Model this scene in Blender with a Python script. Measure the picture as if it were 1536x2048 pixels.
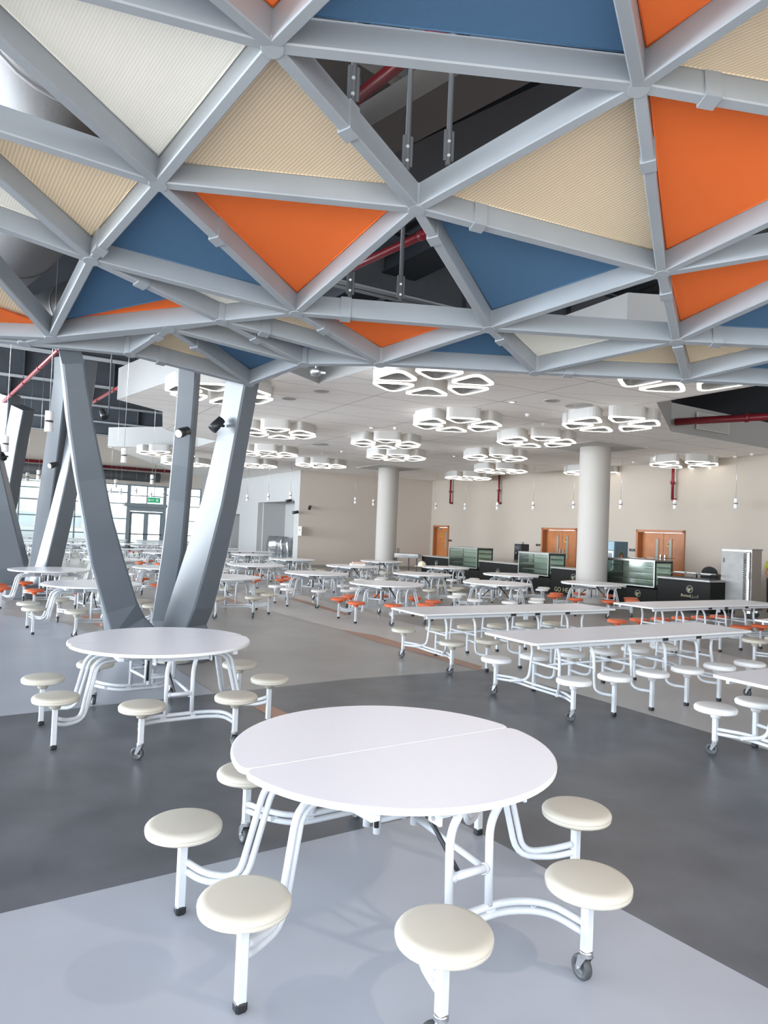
import bpy, math, random
from mathutils import Vector, Matrix, geometry
random.seed(7)
for o in list(bpy.data.objects): bpy.data.objects.remove(o)
SC = bpy.context.scene
COL = SC.collection
PI = math.pi
# ------------------------------------------------------------------ camera
FPX, PITCH, ROLL, EYE = 1386.0, 0.0293, 0.0405, 1.75
_f = Vector((0, math.cos(PITCH), math.sin(PITCH)))
_u = Vector((0, -math.sin(PITCH), math.cos(PITCH)))
_r = Vector((1, 0, 0))
RT = math.cos(ROLL)*_r + math.sin(ROLL)*_u
UP = -math.sin(ROLL)*_r + math.cos(ROLL)*_u
cd = bpy.data.cameras.new('camera'); cam = bpy.data.objects.new('camera', cd); COL.objects.link(cam)
cd.sensor_fit = 'VERTICAL'; cd.sensor_height = 36; cd.lens = FPX/2048*36
cd.clip_start = .05; cd.clip_end = 400
M3 = Matrix((RT, UP, -_f)).transposed()
cam.matrix_world = Matrix.Translation((0, 0, EYE)) @ M3.to_4x4()
SC.camera = cam
# ------------------------------------------------------------------ world and light
SC.view_settings.view_transform = 'Standard'; SC.view_settings.look = 'None'
SC.view_settings.gamma = 1; SC.view_settings.use_curve_mapping = False
SC.view_settings.exposure = 1.56
w = bpy.data.worlds.new('daylight'); SC.world = w; w.use_nodes = True
bg = w.node_tree.nodes['Background']; bg.inputs[0].default_value = (.80, .90, 1.0, 1); bg.inputs[1].default_value = 1.15
def area(name, loc, target, sx, sy, power, col):
    l = bpy.data.lights.new(name, 'AREA'); l.shape = 'RECTANGLE'; l.size = sx; l.size_y = sy
    l.energy = power; l.color = col
    o = bpy.data.objects.new(name, l); COL.objects.link(o); o.location = loc
    d = Vector(target)-Vector(loc); o.rotation_euler = d.to_track_quat('-Z', 'Y').to_euler(); return o
# daylight entering through the glazed front behind the viewer and the glazed left side of the hall
area('daylight_front', (-6, -8, 2.6), (0, 8, 2.6), 24, 5, 90, (.86, .93, 1))
area('daylight_left', (-24, 7, 2.6), (0, 9, 4.0), 36, 5, 5200, (.84, .92, 1))
# sun low behind the viewer: reaches only the floor inside the glazed front and the paving outdoors
area('fill_overhead', (1, -6, 6.4), (0, 5, 0), 20, 3.5, 330, (.92, .94, 1))  # added fill from above and behind, brightens floor and tabletops; no real window
# unseen spot added at right to cast the near table's shadows; no fixture
kl = bpy.data.lights.new('shadow_spot', 'SPOT'); kl.energy = 95; kl.color = (1, .84, .74); kl.spot_size = 1.15; kl.spot_blend = .6; kl.shadow_soft_size = .05
ko = bpy.data.objects.new('shadow_spot', kl); COL.objects.link(ko); ko.location = (3.9, .85, 3.7); ko.rotation_euler = (Vector((.4, 2.6, 0))-ko.location).to_track_quat('-Z', 'Y').to_euler()
sl = bpy.data.lights.new('sun', 'SUN'); sl.energy = 8.5; sl.angle = .01; sl.color = (1, .95, .88)
so = bpy.data.objects.new('sun', sl); COL.objects.link(so); so.rotation_euler = Vector((.22, .75, -.65)).to_track_quat('-Z', 'Y').to_euler()

# ------------------------------------------------------------------ helpers
def ray(px, py):
    return _f + RT*((px-768)/FPX) + UP*((1024-py)/FPX)
def at_z(px, py, z):
    v = ray(px, py); t = (z-EYE)/v.z; return Vector((0, 0, EYE))+v*t
def at_d(px, py, d):
    v = ray(px, py); return Vector((0, 0, EYE))+v*(d/v.y)
def at_wall(px, py, p0, dirv):
    n = Vector((-dirv[1], dirv[0], 0)); v = ray(px, py)
    t = (Vector((p0[0], p0[1], 0))-Vector((0, 0, EYE))).dot(n)/v.dot(n); return Vector((0, 0, EYE))+v*t
A30 = math.radians(30)
U = Vector((math.cos(A30), math.sin(A30), 0)); V = Vector((-math.sin(A30), math.cos(A30), 0))

class MB:
    def __init__(s): s.v = []; s.f = []; s.m = []; s.s = []; s.mats = []
    def mi(s, m):
        if m is None: return 0
        if m not in s.mats: s.mats.append(m)
        return s.mats.index(m)
    def add(s, vs, fs, m=None, smooth=False):
        b = len(s.v); s.v += [tuple(x) for x in vs]; k = s.mi(m)
        for f in fs: s.f.append([i+b for i in f]); s.m.append(k); s.s.append(smooth)
        return s
    def box(s, c, size, m=None, rot=0, bev=0):
        x, y, z = size[0]/2, size[1]/2, size[2]/2
        R = Matrix.Rotation(rot, 3, 'Z') if not isinstance(rot, Matrix) else rot
        c = Vector(c)
        if bev <= 0:
            vs = [c+R@Vector((a*x, b*y, d*z)) for a in (-1, 1) for b in (-1, 1) for d in (-1, 1)]
            fs = [(0, 1, 3, 2), (4, 6, 7, 5), (0, 4, 5, 1), (2, 3, 7, 6), (0, 2, 6, 4), (1, 5, 7, 3)]
            return s.add(vs, fs, m)
        pts = [(x-bev, y), (x, y-bev), (x, -y+bev), (x-bev, -y), (-x+bev, -y), (-x, -y+bev), (-x, y-bev), (-x+bev, y)]
        rings = []
        for zz, k in ((-z, 1), (-z+bev, 0), (z-bev, 0), (z, 1)):
            rings.append([c+R@Vector((px-(bev*.6*k if px > 0 else -bev*.6*k), py-(bev*.6*k if py > 0 else -bev*.6*k), zz)) for px, py in pts])
        vs = [p for r in rings for p in r]; fs = []
        for i in range(3):
            for j in range(8): fs.append((i*8+j, i*8+(j+1) % 8, (i+1)*8+(j+1) % 8, (i+1)*8+j)[::-1])
        fs.append(tuple(range(8))); fs.append(tuple(24+j for j in range(8))[::-1])
        return s.add(vs, [f[::-1] for f in fs], m)
    def beam(s, a, b, wd, ht, up=Vector((0, 0, 1)), m=None, off=0, taper=1):
        """rectangular section from a to b; 'off' lifts the section's bottom above the line"""
        a = Vector(a); b = Vector(b); d = (b-a).normalized(); sd = d.cross(up).normalized(); up = sd.cross(d).normalized()
        vs = []
        for p, k in ((a, 1), (b, taper)):
            for x, z in ((-1, 0), (1, 0), (1, 1), (-1, 1)): vs.append(p+sd*x*wd/2*k+up*(off+z*ht*k))
        return s.add(vs, [(0, 1, 2, 3), (4, 7, 6, 5), (0, 4, 5, 1), (1, 5, 6, 2), (2, 6, 7, 3), (3, 7, 4, 0)], m)
    def tube(s, pts, r, n=10, m=None, caps=True):
        pts = [Vector(p) for p in pts]; k = len(pts)
        t = []
        for i in range(k):
            a = pts[max(i-1, 0)]; b = pts[min(i+1, k-1)]; t.append((b-a).normalized())
        ref = Vector((0, 0, 1)) if abs(t[0].z) < .9 else Vector((1, 0, 0))
        nx = t[0].cross(ref).normalized(); vs = []
        rr = r if isinstance(r, (list, tuple)) else [r]*k
        for i in range(k):
            nx = (nx-t[i]*nx.dot(t[i])).normalized(); ny = t[i].cross(nx)
            for j in range(n):
                a = 2*PI*j/n; vs.append(pts[i]+(nx*math.cos(a)+ny*math.sin(a))*rr[i])
        fs = [(i*n+j, i*n+(j+1) % n, (i+1)*n+(j+1) % n, (i+1)*n+j) for i in range(k-1) for j in range(n)]
        s.add(vs, fs, m, True)
        if caps:
            b = len(s.v)-k*n; km = s.mi(m)
            s.f += [[b+j for j in range(n)][::-1], [b+(k-1)*n+j for j in range(n)]]; s.m += [km, km]; s.s += [False, False]
        return s
    def lathe(s, prof, n=32, m=None, c=(0, 0, 0), smooth=True):
        vs = []; rows = []
        for r, z in prof:
            if r < 1e-6: rows.append([len(vs)]); vs.append((c[0], c[1], c[2]+z))
            else:
                rows.append(list(range(len(vs), len(vs)+n)))
                vs += [(c[0]+r*math.cos(2*PI*j/n), c[1]+r*math.sin(2*PI*j/n), c[2]+z) for j in range(n)]
        fs = []
        for a, b in zip(rows[:-1], rows[1:]):
            for j in range(n):
                q = [a[j % len(a)], a[(j+1) % len(a)], b[(j+1) % len(b)], b[j % len(b)]]
                o = []
                for x in q:
                    if x not in o: o.append(x)
                if len(o) > 2: fs.append(o[::-1])
        return s.add(vs, fs, m, smooth)
    def slab(s, out, z0, z1, bev=.006, m=None, seg=3):
        n = len(out); P = [Vector((p[0], p[1])) for p in out]; nr = []
        for i in range(n):
            a = (P[i]-P[i-1]).normalized(); b = (P[(i+1) % n]-P[i]).normalized()
            na = Vector((a.y, -a.x)); nb = Vector((b.y, -b.x)); q = (na+nb)
            q = q.normalized()/max(.4, q.normalized().dot(na)) if q.length > 1e-5 else na
            nr.append(q)
        rings = []
        for k in range(seg+1):
            a = PI/2*k/seg; rings.append((bev*(1-math.sin(a)), z0+bev*(1-math.cos(a))))
        for k in range(seg+1):
            a = PI/2*k/seg; rings.append((bev*(1-math.cos(a)), z1-bev*(1-math.sin(a))))
        vs = [(P[i].x-nr[i].x*o, P[i].y-nr[i].y*o, z) for o, z in rings for i in range(n)]
        fs = [(r*n+i, r*n+(i+1) % n, (r+1)*n+(i+1) % n, (r+1)*n+i) for r in range(len(rings)-1) for i in range(n)]
        s.add(vs, fs, m, False)
        b = len(s.v)-len(vs); k = s.mi(m)
        s.f += [[b+i for i in range(n)][::-1], [b+(len(rings)-1)*n+i for i in range(n)]]; s.m += [k, k]; s.s += [False, False]
        return s
    def prism(s, out, z0, z1, m=None, top=True, bottom=True):
        n = len(out); vs = [(p[0], p[1], z0) for p in out]+[(p[0], p[1], z1) for p in out]
        s.add(vs, [(i, (i+1) % n, n+(i+1) % n, n+i) for i in range(n)], m)
        tri = geometry.tessellate_polygon([[Vector((p[0], p[1], 0)) for p in out]])
        if bottom: s.add([(p[0], p[1], z0) for p in out], [tuple(t) for t in tri], m)
        if top: s.add([(p[0], p[1], z1) for p in out], [tuple(t)[::-1] for t in tri], m)
        return s
    def build(s, name, mat=None, parent=None, loc=(0, 0, 0), rz=0, kind=None, label=None):
        me = bpy.data.meshes.new(name); me.from_pydata(s.v, [], s.f)
        ms = s.mats if s.mats else ([mat] if mat else [])
        if mat and not s.mats: ms = [mat]
        for m in ms: me.materials.append(m)
        me.polygons.foreach_set('material_index', s.m); me.polygons.foreach_set('use_smooth', s.s); me.update()
        o = bpy.data.objects.new(name, me); COL.objects.link(o); o.parent = parent; o.location = loc; o.rotation_euler = (0, 0, rz)
        if kind: o['kind'] = kind
        if label: o['label'] = label
        return o
def fillet(pts, rad, n=5):
    pts = [Vector(p) for p in pts]; out = [pts[0]]
    for i in range(1, len(pts)-1):
        a, b, c = pts[i-1], pts[i], pts[i+1]; la = (a-b).length; lc = (c-b).length
        r = rad if not isinstance(rad, (list, tuple)) else rad[i-1]
        t = min(r, la*.48, lc*.48); p = b+(a-b).normalized()*t; q = b+(c-b).normalized()*t
        for k in range(n+1):
            x = k/n; out.append(p*(1-x)**2+b*2*x*(1-x)+q*x*x)
    out.append(pts[-1]); return out
def tag(o, label, cat, group=None, kind=None):
    o['label'] = label; o['category'] = cat
    if group: o['group'] = group
    if kind: o['kind'] = kind
    return o
def thing(name, label, cat, loc=(0, 0, 0), rz=0, group=None):
    o = bpy.data.objects.new(name, None); COL.objects.link(o); o.empty_display_size = .2
    o.location = loc; o.rotation_euler = (0, 0, rz); return tag(o, label, cat, group)
def kids(o): return [c for c in COL.objects if c.parent == o]
TREE = {}
def tree_of(o):
    if o.name not in TREE:
        TREE[o.name] = [(c, kids(c)) for c in kids(o)]
    return TREE[o.name]
def dup(root, label, loc, rz=0, group=None, mats=None, scale=None):
    r = root.copy(); COL.objects.link(r); r.location = loc; r.rotation_euler = (0, 0, rz); r['label'] = label
    if group: r['group'] = group
    if scale: r.scale = (scale,)*3
    for c, gs in tree_of(root):
        d = c.copy(); COL.objects.link(d); d.parent = r
        if mats and c.data in mats: d.data = mats[c.data]
        for g in gs:
            h = g.copy(); COL.objects.link(h); h.parent = d
    return r

# ------------------------------------------------------------------ materials
def mat(name, col, rough=.5, metal=0, emit=None, es=0, spec=.5, bump=0, bscale=60, mottle=0, mscale=3, coat=0):
    m = bpy.data.materials.new(name); m.use_nodes = True; nt = m.node_tree; b = nt.nodes['Principled BSDF']
    b.inputs['Base Color'].default_value = (*col, 1); b.inputs['Roughness'].default_value = rough
    b.inputs['Metallic'].default_value = metal; b.inputs['Specular IOR Level'].default_value = spec
    if coat: b.inputs['Coat Weight'].default_value = coat
    if emit: b.inputs['Emission Color'].default_value = (*emit, 1); b.inputs['Emission Strength'].default_value = es
    tc = nt.nodes.new('ShaderNodeTexCoord')
    if mottle:
        n = nt.nodes.new('ShaderNodeTexNoise'); n.inputs['Scale'].default_value = mscale; n.inputs['Detail'].default_value = 5
        nt.links.new(tc.outputs['Object'], n.inputs['Vector'])
        r = nt.nodes.new('ShaderNodeMapRange'); r.inputs[1].default_value = .3; r.inputs[2].default_value = .7
        r.inputs[3].default_value = 1-mottle; r.inputs[4].default_value = 1+mottle
        nt.links.new(n.outputs['Fac'], r.inputs[0])
        mx = nt.nodes.new('ShaderNodeVectorMath'); mx.operation = 'SCALE'; mx.inputs[0].default_value = col
        nt.links.new(r.outputs[0], mx.inputs['Scale']); nt.links.new(mx.outputs[0], b.inputs['Base Color'])
    if bump:
        n = nt.nodes.new('ShaderNodeTexNoise'); n.inputs['Scale'].default_value = bscale; n.inputs['Detail'].default_value = 3
        nt.links.new(tc.outputs['Object'], n.inputs['Vector'])
        bp = nt.nodes.new('ShaderNodeBump'); bp.inputs['Strength'].default_value = bump; bp.inputs['Distance'].default_value = .01
        nt.links.new(n.outputs['Fac'], bp.inputs['Height']); nt.links.new(bp.outputs[0], b.inputs['Normal'])
    return m
def fabric(name, col, stripe=.06, freq=40):
    m = mat(name, col, .95, spec=.1); nt = m.node_tree; b = nt.nodes['Principled BSDF']
    tc = nt.nodes.new('ShaderNodeTexCoord'); wv = nt.nodes.new('ShaderNodeTexWave'); wv.inputs['Scale'].default_value = freq
    wv.bands_direction = 'DIAGONAL'; wv.inputs['Distortion'].default_value = .4
    nt.links.new(tc.outputs['Object'], wv.inputs['Vector'])
    r = nt.nodes.new('ShaderNodeMapRange'); r.inputs[3].default_value = 1-stripe; r.inputs[4].default_value = 1+stripe*.6
    nt.links.new(wv.outputs['Fac'], r.inputs[0])
    mx = nt.nodes.new('ShaderNodeVectorMath'); mx.operation = 'SCALE'; mx.inputs[0].default_value = col
    nt.links.new(r.outputs[0], mx.inputs['Scale']); nt.links.new(mx.outputs[0], b.inputs['Base Color'])
    bp = nt.nodes.new('ShaderNodeBump'); bp.inputs['Strength'].default_value = .3; bp.inputs['Distance'].default_value = .004
    nt.links.new(wv.outputs['Fac'], bp.inputs['Height']); nt.links.new(bp.outputs[0], b.inputs['Normal'])
    # thin cloth lets some daylight through
    tr = nt.nodes.new('ShaderNodeBsdfTranslucent'); tr.inputs[0].default_value = (*col, 1)
    ms = nt.nodes.new('ShaderNodeMixShader'); ms.inputs[0].default_value = .25
    out = [n for n in nt.nodes if n.type == 'OUTPUT_MATERIAL'][0]
    nt.links.new(b.outputs[0], ms.inputs[1]); nt.links.new(tr.outputs[0], ms.inputs[2]); nt.links.new(ms.outputs[0], out.inputs[0])
    return m
def glass(name, col=(.9, .95, .93), alpha=.25):
    m = bpy.data.materials.new(name); m.use_nodes = True; nt = m.node_tree; nt.nodes.clear()
    t = nt.nodes.new('ShaderNodeBsdfTransparent'); t.inputs[0].default_value = (*col, 1)
    g = nt.nodes.new('ShaderNodeBsdfGlossy'); g.inputs['Roughness'].default_value = .08; g.inputs[0].default_value = (.9, .93, .92, 1)
    x = nt.nodes.new('ShaderNodeMixShader'); x.inputs[0].default_value = alpha; o = nt.nodes.new('ShaderNodeOutputMaterial')
    nt.links.new(t.outputs[0], x.inputs[1]); nt.links.new(g.outputs[0], x.inputs[2]); nt.links.new(x.outputs[0], o.inputs[0]); return m
COLST = mat('column_grey_steel', (.13, .147, .165), .36, mottle=.05, mscale=2)
HANGM = mat('dark_hanger_steel', (.07, .075, .08), .5)
STEEL = mat('painted_grey_steel', (.27, .295, .32), .38, mottle=.05, mscale=2, spec=.5)
FLANGE = mat('pale_flange', (.42, .44, .46), .5)
ROOFST = mat('roof_steel', (.075, .085, .10), .5, mottle=.15, mscale=1.5)
DECK = mat('roof_deck', (.10, .11, .125), .4, metal=.3)
DUCT = mat('silver_duct', (.17, .17, .175), .6, metal=.2, bump=.15, bscale=30)
FRAME = mat('white_powder_coat', (.60, .625, .655), .3)
TOP = mat('white_laminate', (.88, .87, .92), .3, bump=.03, bscale=400)
EDGE = mat('white_edge', (.82, .83, .82), .35)
BEIGE = mat('beige_plastic', (.57, .535, .455), .42, bump=.05, bscale=300)
ORANGE = mat('orange_plastic', (.68, .13, .045), .42, bump=.05, bscale=300)
WHITEP = mat('white_plastic', (.86, .85, .84), .4)
RUBBER = mat('black_rubber', (.012, .013, .015), .5)
TYRE = mat('grey_tyre', (.055, .06, .065), .5)
CHROME = mat('zinc_steel', (.55, .56, .57), .28, metal=.9)
BLACK = mat('black_metal', (.02, .022, .025), .4)
F_CREAM = fabric('cream_mesh', (.97, .96, .89), .05, 26)
F_BEIGE = fabric('beige_mesh', (.86, .725, .53), .20, 20)
F_BLUE = fabric('blue_mesh', (.11, .22, .37), .10, 40)
F_ORANGE = fabric('orange_mesh', (.96, .225, .06), .04, 50)
FL_LIGHT = mat('lilac_grey_vinyl', (.40, .42, .47), .34, mottle=.06, mscale=1.2, bump=.04, bscale=5)
FL_MID = mat('mid_grey_vinyl', (.35, .335, .32), .34, mottle=.08, mscale=1.5, bump=.04, bscale=5)
FL_DARK = mat('dark_grey_vinyl', (.115, .12, .135), .36, mottle=.22, mscale=2.2, bump=.04, bscale=5)
FL_WARM = mat('warm_grey_vinyl', (.54, .52, .50), .34, mottle=.06, mscale=1.2)
FL_OR = mat('terracotta_vinyl', (.42, .22, .15), .4)
WALLW = mat('white_wall', (.46, .46, .455), .85, bump=.02, bscale=30)
WALLG = mat('beige_wall', (.60, .535, .47), .85)
WALLC = mat('cream_wall', (.47, .415, .355), .85)
COLW = mat('white_column', (.48, .455, .425), .8)
WOOD = mat('orange_veneer', (.46, .17, .055), .4, mottle=.12, mscale=4)
WOODD = mat('veneer_frame', (.40, .15, .06), .4)
CBLACK = mat('black_counter', (.012, .012, .011), .65, spec=.2)
CTOP = mat('grey_stone_top', (.36, .35, .33), .3, mottle=.3, mscale=60)
STAIN = mat('brushed_stainless', (.36, .355, .34), .36, metal=.75, mottle=.1, mscale=3)
LED = mat('led_ring', (1, .95, .88), .5, emit=(1, .92, .82), es=1.7)
HOUS = mat('lamp_housing', (.54, .53, .515), .5)
LAMPIN = mat('lamp_recess', (.40, .39, .375), .6)
REDP = mat('red_pipe', (.20, .012, .02), .35)
ALU = mat('grey_window_frame', (.25, .29, .31), .4)
GLASS = glass('clear_glass', (.93, .97, .96), .12)
CASEG = glass('case_glass', (.78, .84, .80), .09)
GOLD = mat('gold_print', (.50, .43, .27), .5)
GREYP = mat('grey_print', (.26, .26, .23), .6)
GREEN = mat('olive_print', (.30, .33, .14), .6)
PAPER = mat('paper', (.75, .74, .70), .8)
CARD = mat('cardboard', (.30, .16, .07), .8)
YELLOW = mat('yellow_sticker', (.60, .42, .05), .5)

# ceiling material: tile joints
CEIL = mat('white_ceiling_tile', (.70, .68, .66), .85)
def joints(m, a1, a2, col, line):
    nt = m.node_tree; b = nt.nodes['Principled BSDF']; tc = nt.nodes.new('ShaderNodeTexCoord')
    mp = nt.nodes.new('ShaderNodeMapping'); mp.inputs['Rotation'].default_value = (0, 0, -A30); nt.links.new(tc.outputs['Object'], mp.inputs[0])
    sp = nt.nodes.new('ShaderNodeSeparateXYZ'); nt.links.new(mp.outputs[0], sp.inputs[0])
    def mth(op, a, c=None):
        n = nt.nodes.new('ShaderNodeMath'); n.operation = op
        for i, q in enumerate((a, c)):
            if q is None: continue
            if isinstance(q, (int, float)): n.inputs[i].default_value = q
            else: nt.links.new(q, n.inputs[i])
        return n.outputs[0]
    ls = []
    for src, per in ((sp.outputs[0], a1), (sp.outputs[1], a2)):
        x = mth('DIVIDE', src, per); fr = mth('FRACT', x); ls.append(mth('LESS_THAN', fr, .018/per))
    dg = mth('FRACT', mth('ADD', mth('DIVIDE', sp.outputs[0], a1), mth('DIVIDE', sp.outputs[1], a2))); ls.append(mth('LESS_THAN', dg, .010))
    k = mth('MAXIMUM', mth('MAXIMUM', ls[0], ls[1]), ls[2])
    mx = nt.nodes.new('ShaderNodeMix'); mx.data_type = 'RGBA'; nt.links.new(k, mx.inputs[0])
    mx.inputs[6].default_value = (*col, 1); mx.inputs[7].default_value = (*line, 1)
    nt.links.new(mx.outputs[2], b.inputs['Base Color'])
joints(CEIL, 2.2, 1.2, (.94, .905, .87), (.36, .35, .34))
# corrugated deck bump
nt = DECK.node_tree; tc = nt.nodes.new('ShaderNodeTexCoord'); mp = nt.nodes.new('ShaderNodeMapping'); mp.inputs['Rotation'].default_value = (0, 0, -A30)
wv = nt.nodes.new('ShaderNodeTexWave'); wv.inputs['Scale'].default_value = .9; wv.bands_direction = 'X'
bp = nt.nodes.new('ShaderNodeBump'); bp.inputs['Strength'].default_value = 1; bp.inputs['Distance'].default_value = .12
nt.links.new(tc.outputs['Object'], mp.inputs[0]); nt.links.new(mp.outputs[0], wv.inputs[0]); nt.links.new(wv.outputs['Fac'], bp.inputs['Height']); nt.links.new(bp.outputs[0], nt.nodes['Principled BSDF'].inputs['Normal'])

# ------------------------------------------------------------------ floor
ZC = 4.45          # height of the hung ceiling
K0 = Vector((2.4, 35.0, 0)); K1 = Vector((-3.9, 31.8, 0)); K2 = Vector((-12.27, 46.3, 0)); K3 = K2-U*26
b = MB()
def quad(z, pts, m):
    b.add([(p[0], p[1], z) for p in pts], [tuple(range(len(pts)))], m)
b.box((-3, 25, -.15), (70, 66, .3), FL_MID); b.box((-3, -9.5, -.15), (70, 3, .3), FL_LIGHT)  # light strip behind the camera is unseen, added to bounce sunlight upward
def fl(z, px, m):
    pts = [at_z(x, y, 0) if not isinstance(x, str) else Vector(y) for x, y in px]
    tri = geometry.tessellate_polygon([[Vector((p.x, p.y, 0)) for p in pts]])
    area2 = 0
    for t in tri:
        a, c, d = [pts[i] for i in t]
        q = (c-a).cross(d-a).z
        b.add([(p.x, p.y, z) for p in ((a, c, d) if q > 0 else (a, d, c))], [(0, 1, 2)], m)
# dark slab, light wedges and terracotta strips laid out on the floor grid
fl(.001, [(-900, 1520), (0, 1433), (430, 1388), (700, 1358), (973, 1339), (1172, 1393), (1536, 1500), (2600, 1830), (2600, 2900), (-900, 2600)], FL_DARK)
fl(.002, [('w', (-4.6, 1.0, 0)), (0, 1828), (877, 1622), (1536, 1978), ('w', (4.2, -1.6, 0)), ('w', (-3, -4, 0))], FL_LIGHT)
fl(.002, [(-900, 1200), (0, 1229), (130, 1247), (351, 1337), (430, 1388), (202, 1411), (0, 1433), (-900, 1519)], FL_LIGHT)
fl(.002, [(440, 1196), (520, 1170), (700, 1215), (800, 1243), (1000, 1290), (1220, 1250), (1536, 1330), (2300, 1500), (2300, 1735), (1536, 1500), (1172, 1393), (965, 1338), (690, 1262)], FL_WARM)
fl(.002, [(520, 1150), (640, 1140), (760, 1190), (900, 1215), (760, 1225), (620, 1185)], FL_LIGHT)
fl(.003, [(681, 1259), (750, 1271), (965, 1333), (958, 1341), (740, 1280)], FL_OR)
fl(.003, [(575, 1197), (588, 1196), (700, 1228), (690, 1231)], FL_OR)
fl(.003, [(440, 1196), (455, 1196), (512, 1214), (498, 1216)], FL_OR)
fl(.003, [(484, 1402), (512, 1398), (585, 1432), (556, 1441)], FL_OR)
fl(.003, [(160, 1232), (200, 1229), (212, 1262), (190, 1250)], FL_OR)
b.build('floor', kind='structure')

# ------------------------------------------------------------------ walls
def wallseg(mb, a, c, z0, z1, th, m, side=1):
    a = Vector(a); c = Vector(c); d = (c-a).normalized(); n = Vector((-d.y, d.x, 0))*side*th
    pts = [a, c, c+n, a+n]
    if side < 0: pts = pts[::-1]
    mb.prism([(p.x, p.y) for p in pts], z0, z1, m)
HT = 7.4
W = Vector((.5, -.8660254, 0))
def on_right(px):   # distance along the right wall from its far corner
    p = at_wall(px, 1080, K0, W); return (Vector((p.x, p.y, 0))-K0).dot(W)
s1a, s1b = on_right(867), on_right(897.5)
s2a, s2b = on_right(1084), on_right(1148)
s3a, s3b = on_right(1273.5), on_right(1370.5)
s2b = s2a+(s3b-s3a)*1.0
DH = 2.2
mb = MB(); cuts = [(s1a, s1b), (s2a, s2b), (s3a, s3b)]; p = -.3
for a_, b_ in cuts:
    wallseg(mb, K0+W*p, K0+W*a_, 0, HT, .3, WALLC); wallseg(mb, K0+W*a_, K0+W*b_, DH, HT, .3, WALLC); p = b_
wallseg(mb, K0+W*p, K0+W*17.6, 0, HT, .3, WALLC)
VOID = mat('dark_upper_wall', (.03, .03, .035), .8)  # dark sheet laid over the upper part of the right wall
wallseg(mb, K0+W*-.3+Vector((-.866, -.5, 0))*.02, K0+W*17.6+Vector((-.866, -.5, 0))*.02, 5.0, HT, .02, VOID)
mb.build('wall_right', kind='structure')
mb = MB(); wallseg(mb, K0+W*-.3, K0+W*17.6, 0, .1, -.0, WALLG)
mb = MB(); wallseg(mb, K1, K0, 0, HT, .3, WALLG); mb.build('wall_back', kind='structure')
mb = MB(); wallseg(mb, K1+U*.02-V*.02, K0-U*.1-V*.02, 0, .12, .02, mat('grey_skirting', (.30, .28, .26), .5)); mb.build('baseboard_back', kind='structure')
# white wall on the left of the corner, with two deep recesses
D1 = (K2-K1).normalized(); N1 = Vector((U.x, U.y, 0))
def on_left(px):
    p = at_wall(px, 1060, K1, D1); return (Vector((p.x, p.y, 0))-K1).dot(D1)
n0, n1 = on_left(587), on_left(514); m0, m1 = on_left(478), on_left(452)
mb = MB()
def wl(a_, b_, z0, z1, off=0, th=.3):
    wallseg(mb, K1+D1*a_+U*off, K1+D1*b_+U*off, z0, z1, -th, WALLW)
wl(0.02, n0, 0, HT); wl(n0, n1, 3.05, HT); wl(n1, m0, 0, HT); wl(m0, m1, 2.45, HT); wl(m1, (K2-K1).length, 0, HT)
wl(n0-.3, m1+.3, 0, 3.6, off=1.5, th=.2)
for s_ in (n0, n1, m0, m1):
    wallseg(mb, K1+D1*s_+U*.28, K1+D1*s_+U*1.6, 0, 3.4, .12 if s_ in (n0, m0) else -.12, WALLW)
mb.prism([tuple((K1+D1*a_+U*o_).xy) for a_, o_ in ((n0, .3), (n1, .3), (n1, 1.5), (n0, 1.5))], 3.05, 3.2, WALLW)
mb.build('wall_left', kind='structure')

# unseen cream wall added at right to block blue light and bounce warm light
mb = MB(); e0 = K0+W*17.6; wallseg(mb, e0, (17.5, 12.5, 0), 0, HT, .3, WALLC); wallseg(mb, (17.5, 12.5, 0), (17.5, -7, 0), 0, HT, .3, WALLC); mb.build('wall_light_block', kind='structure')
# window wall
mb = MB(); wallseg(mb, K2, K3, 4.15, HT, -.3, WALLG); wallseg(mb, K2, K3, 0, .12, -.2, ALU)
mb.build('wall_far', kind='structure')
KL = 26
def on_far(px):
    p = at_wall(px, 1060, K2, U); return (K2-Vector((p.x, p.y, 0))).dot(U)
dl, dr = on_far(252), on_far(328)
dA, dB = min(dl, dr), max(dl, dr)
def fpt(s_, z, off=0): return K2-U*s_+V*off+Vector((0, 0, z))
wins = [(0.05, dA, 1), (dB, KL, 2)]
for (a_, b_, k) in wins:
    fr = MB(); n = max(1, round((b_-a_)/1.5))
    for i in range(n+1):
        s_ = a_+(b_-a_)*i/n; fr.box(fpt(s_, 2.1, -.06), (.08, .12, 4.1), ALU, A30)
    for z in (.14, 1.0, 1.95, 2.9, 3.6, 4.1):
        fr.box(fpt((a_+b_)/2, z, -.05), (b_-a_, .09, .07), ALU, A30)
    r = fr.build('window_%d' % k, kind='structure')
    g = MB(); g.box(fpt((a_+b_)/2, 2.1, 0), (b_-a_, .02, 4.1), GLASS, A30); g.build('pane', parent=r)
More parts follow.
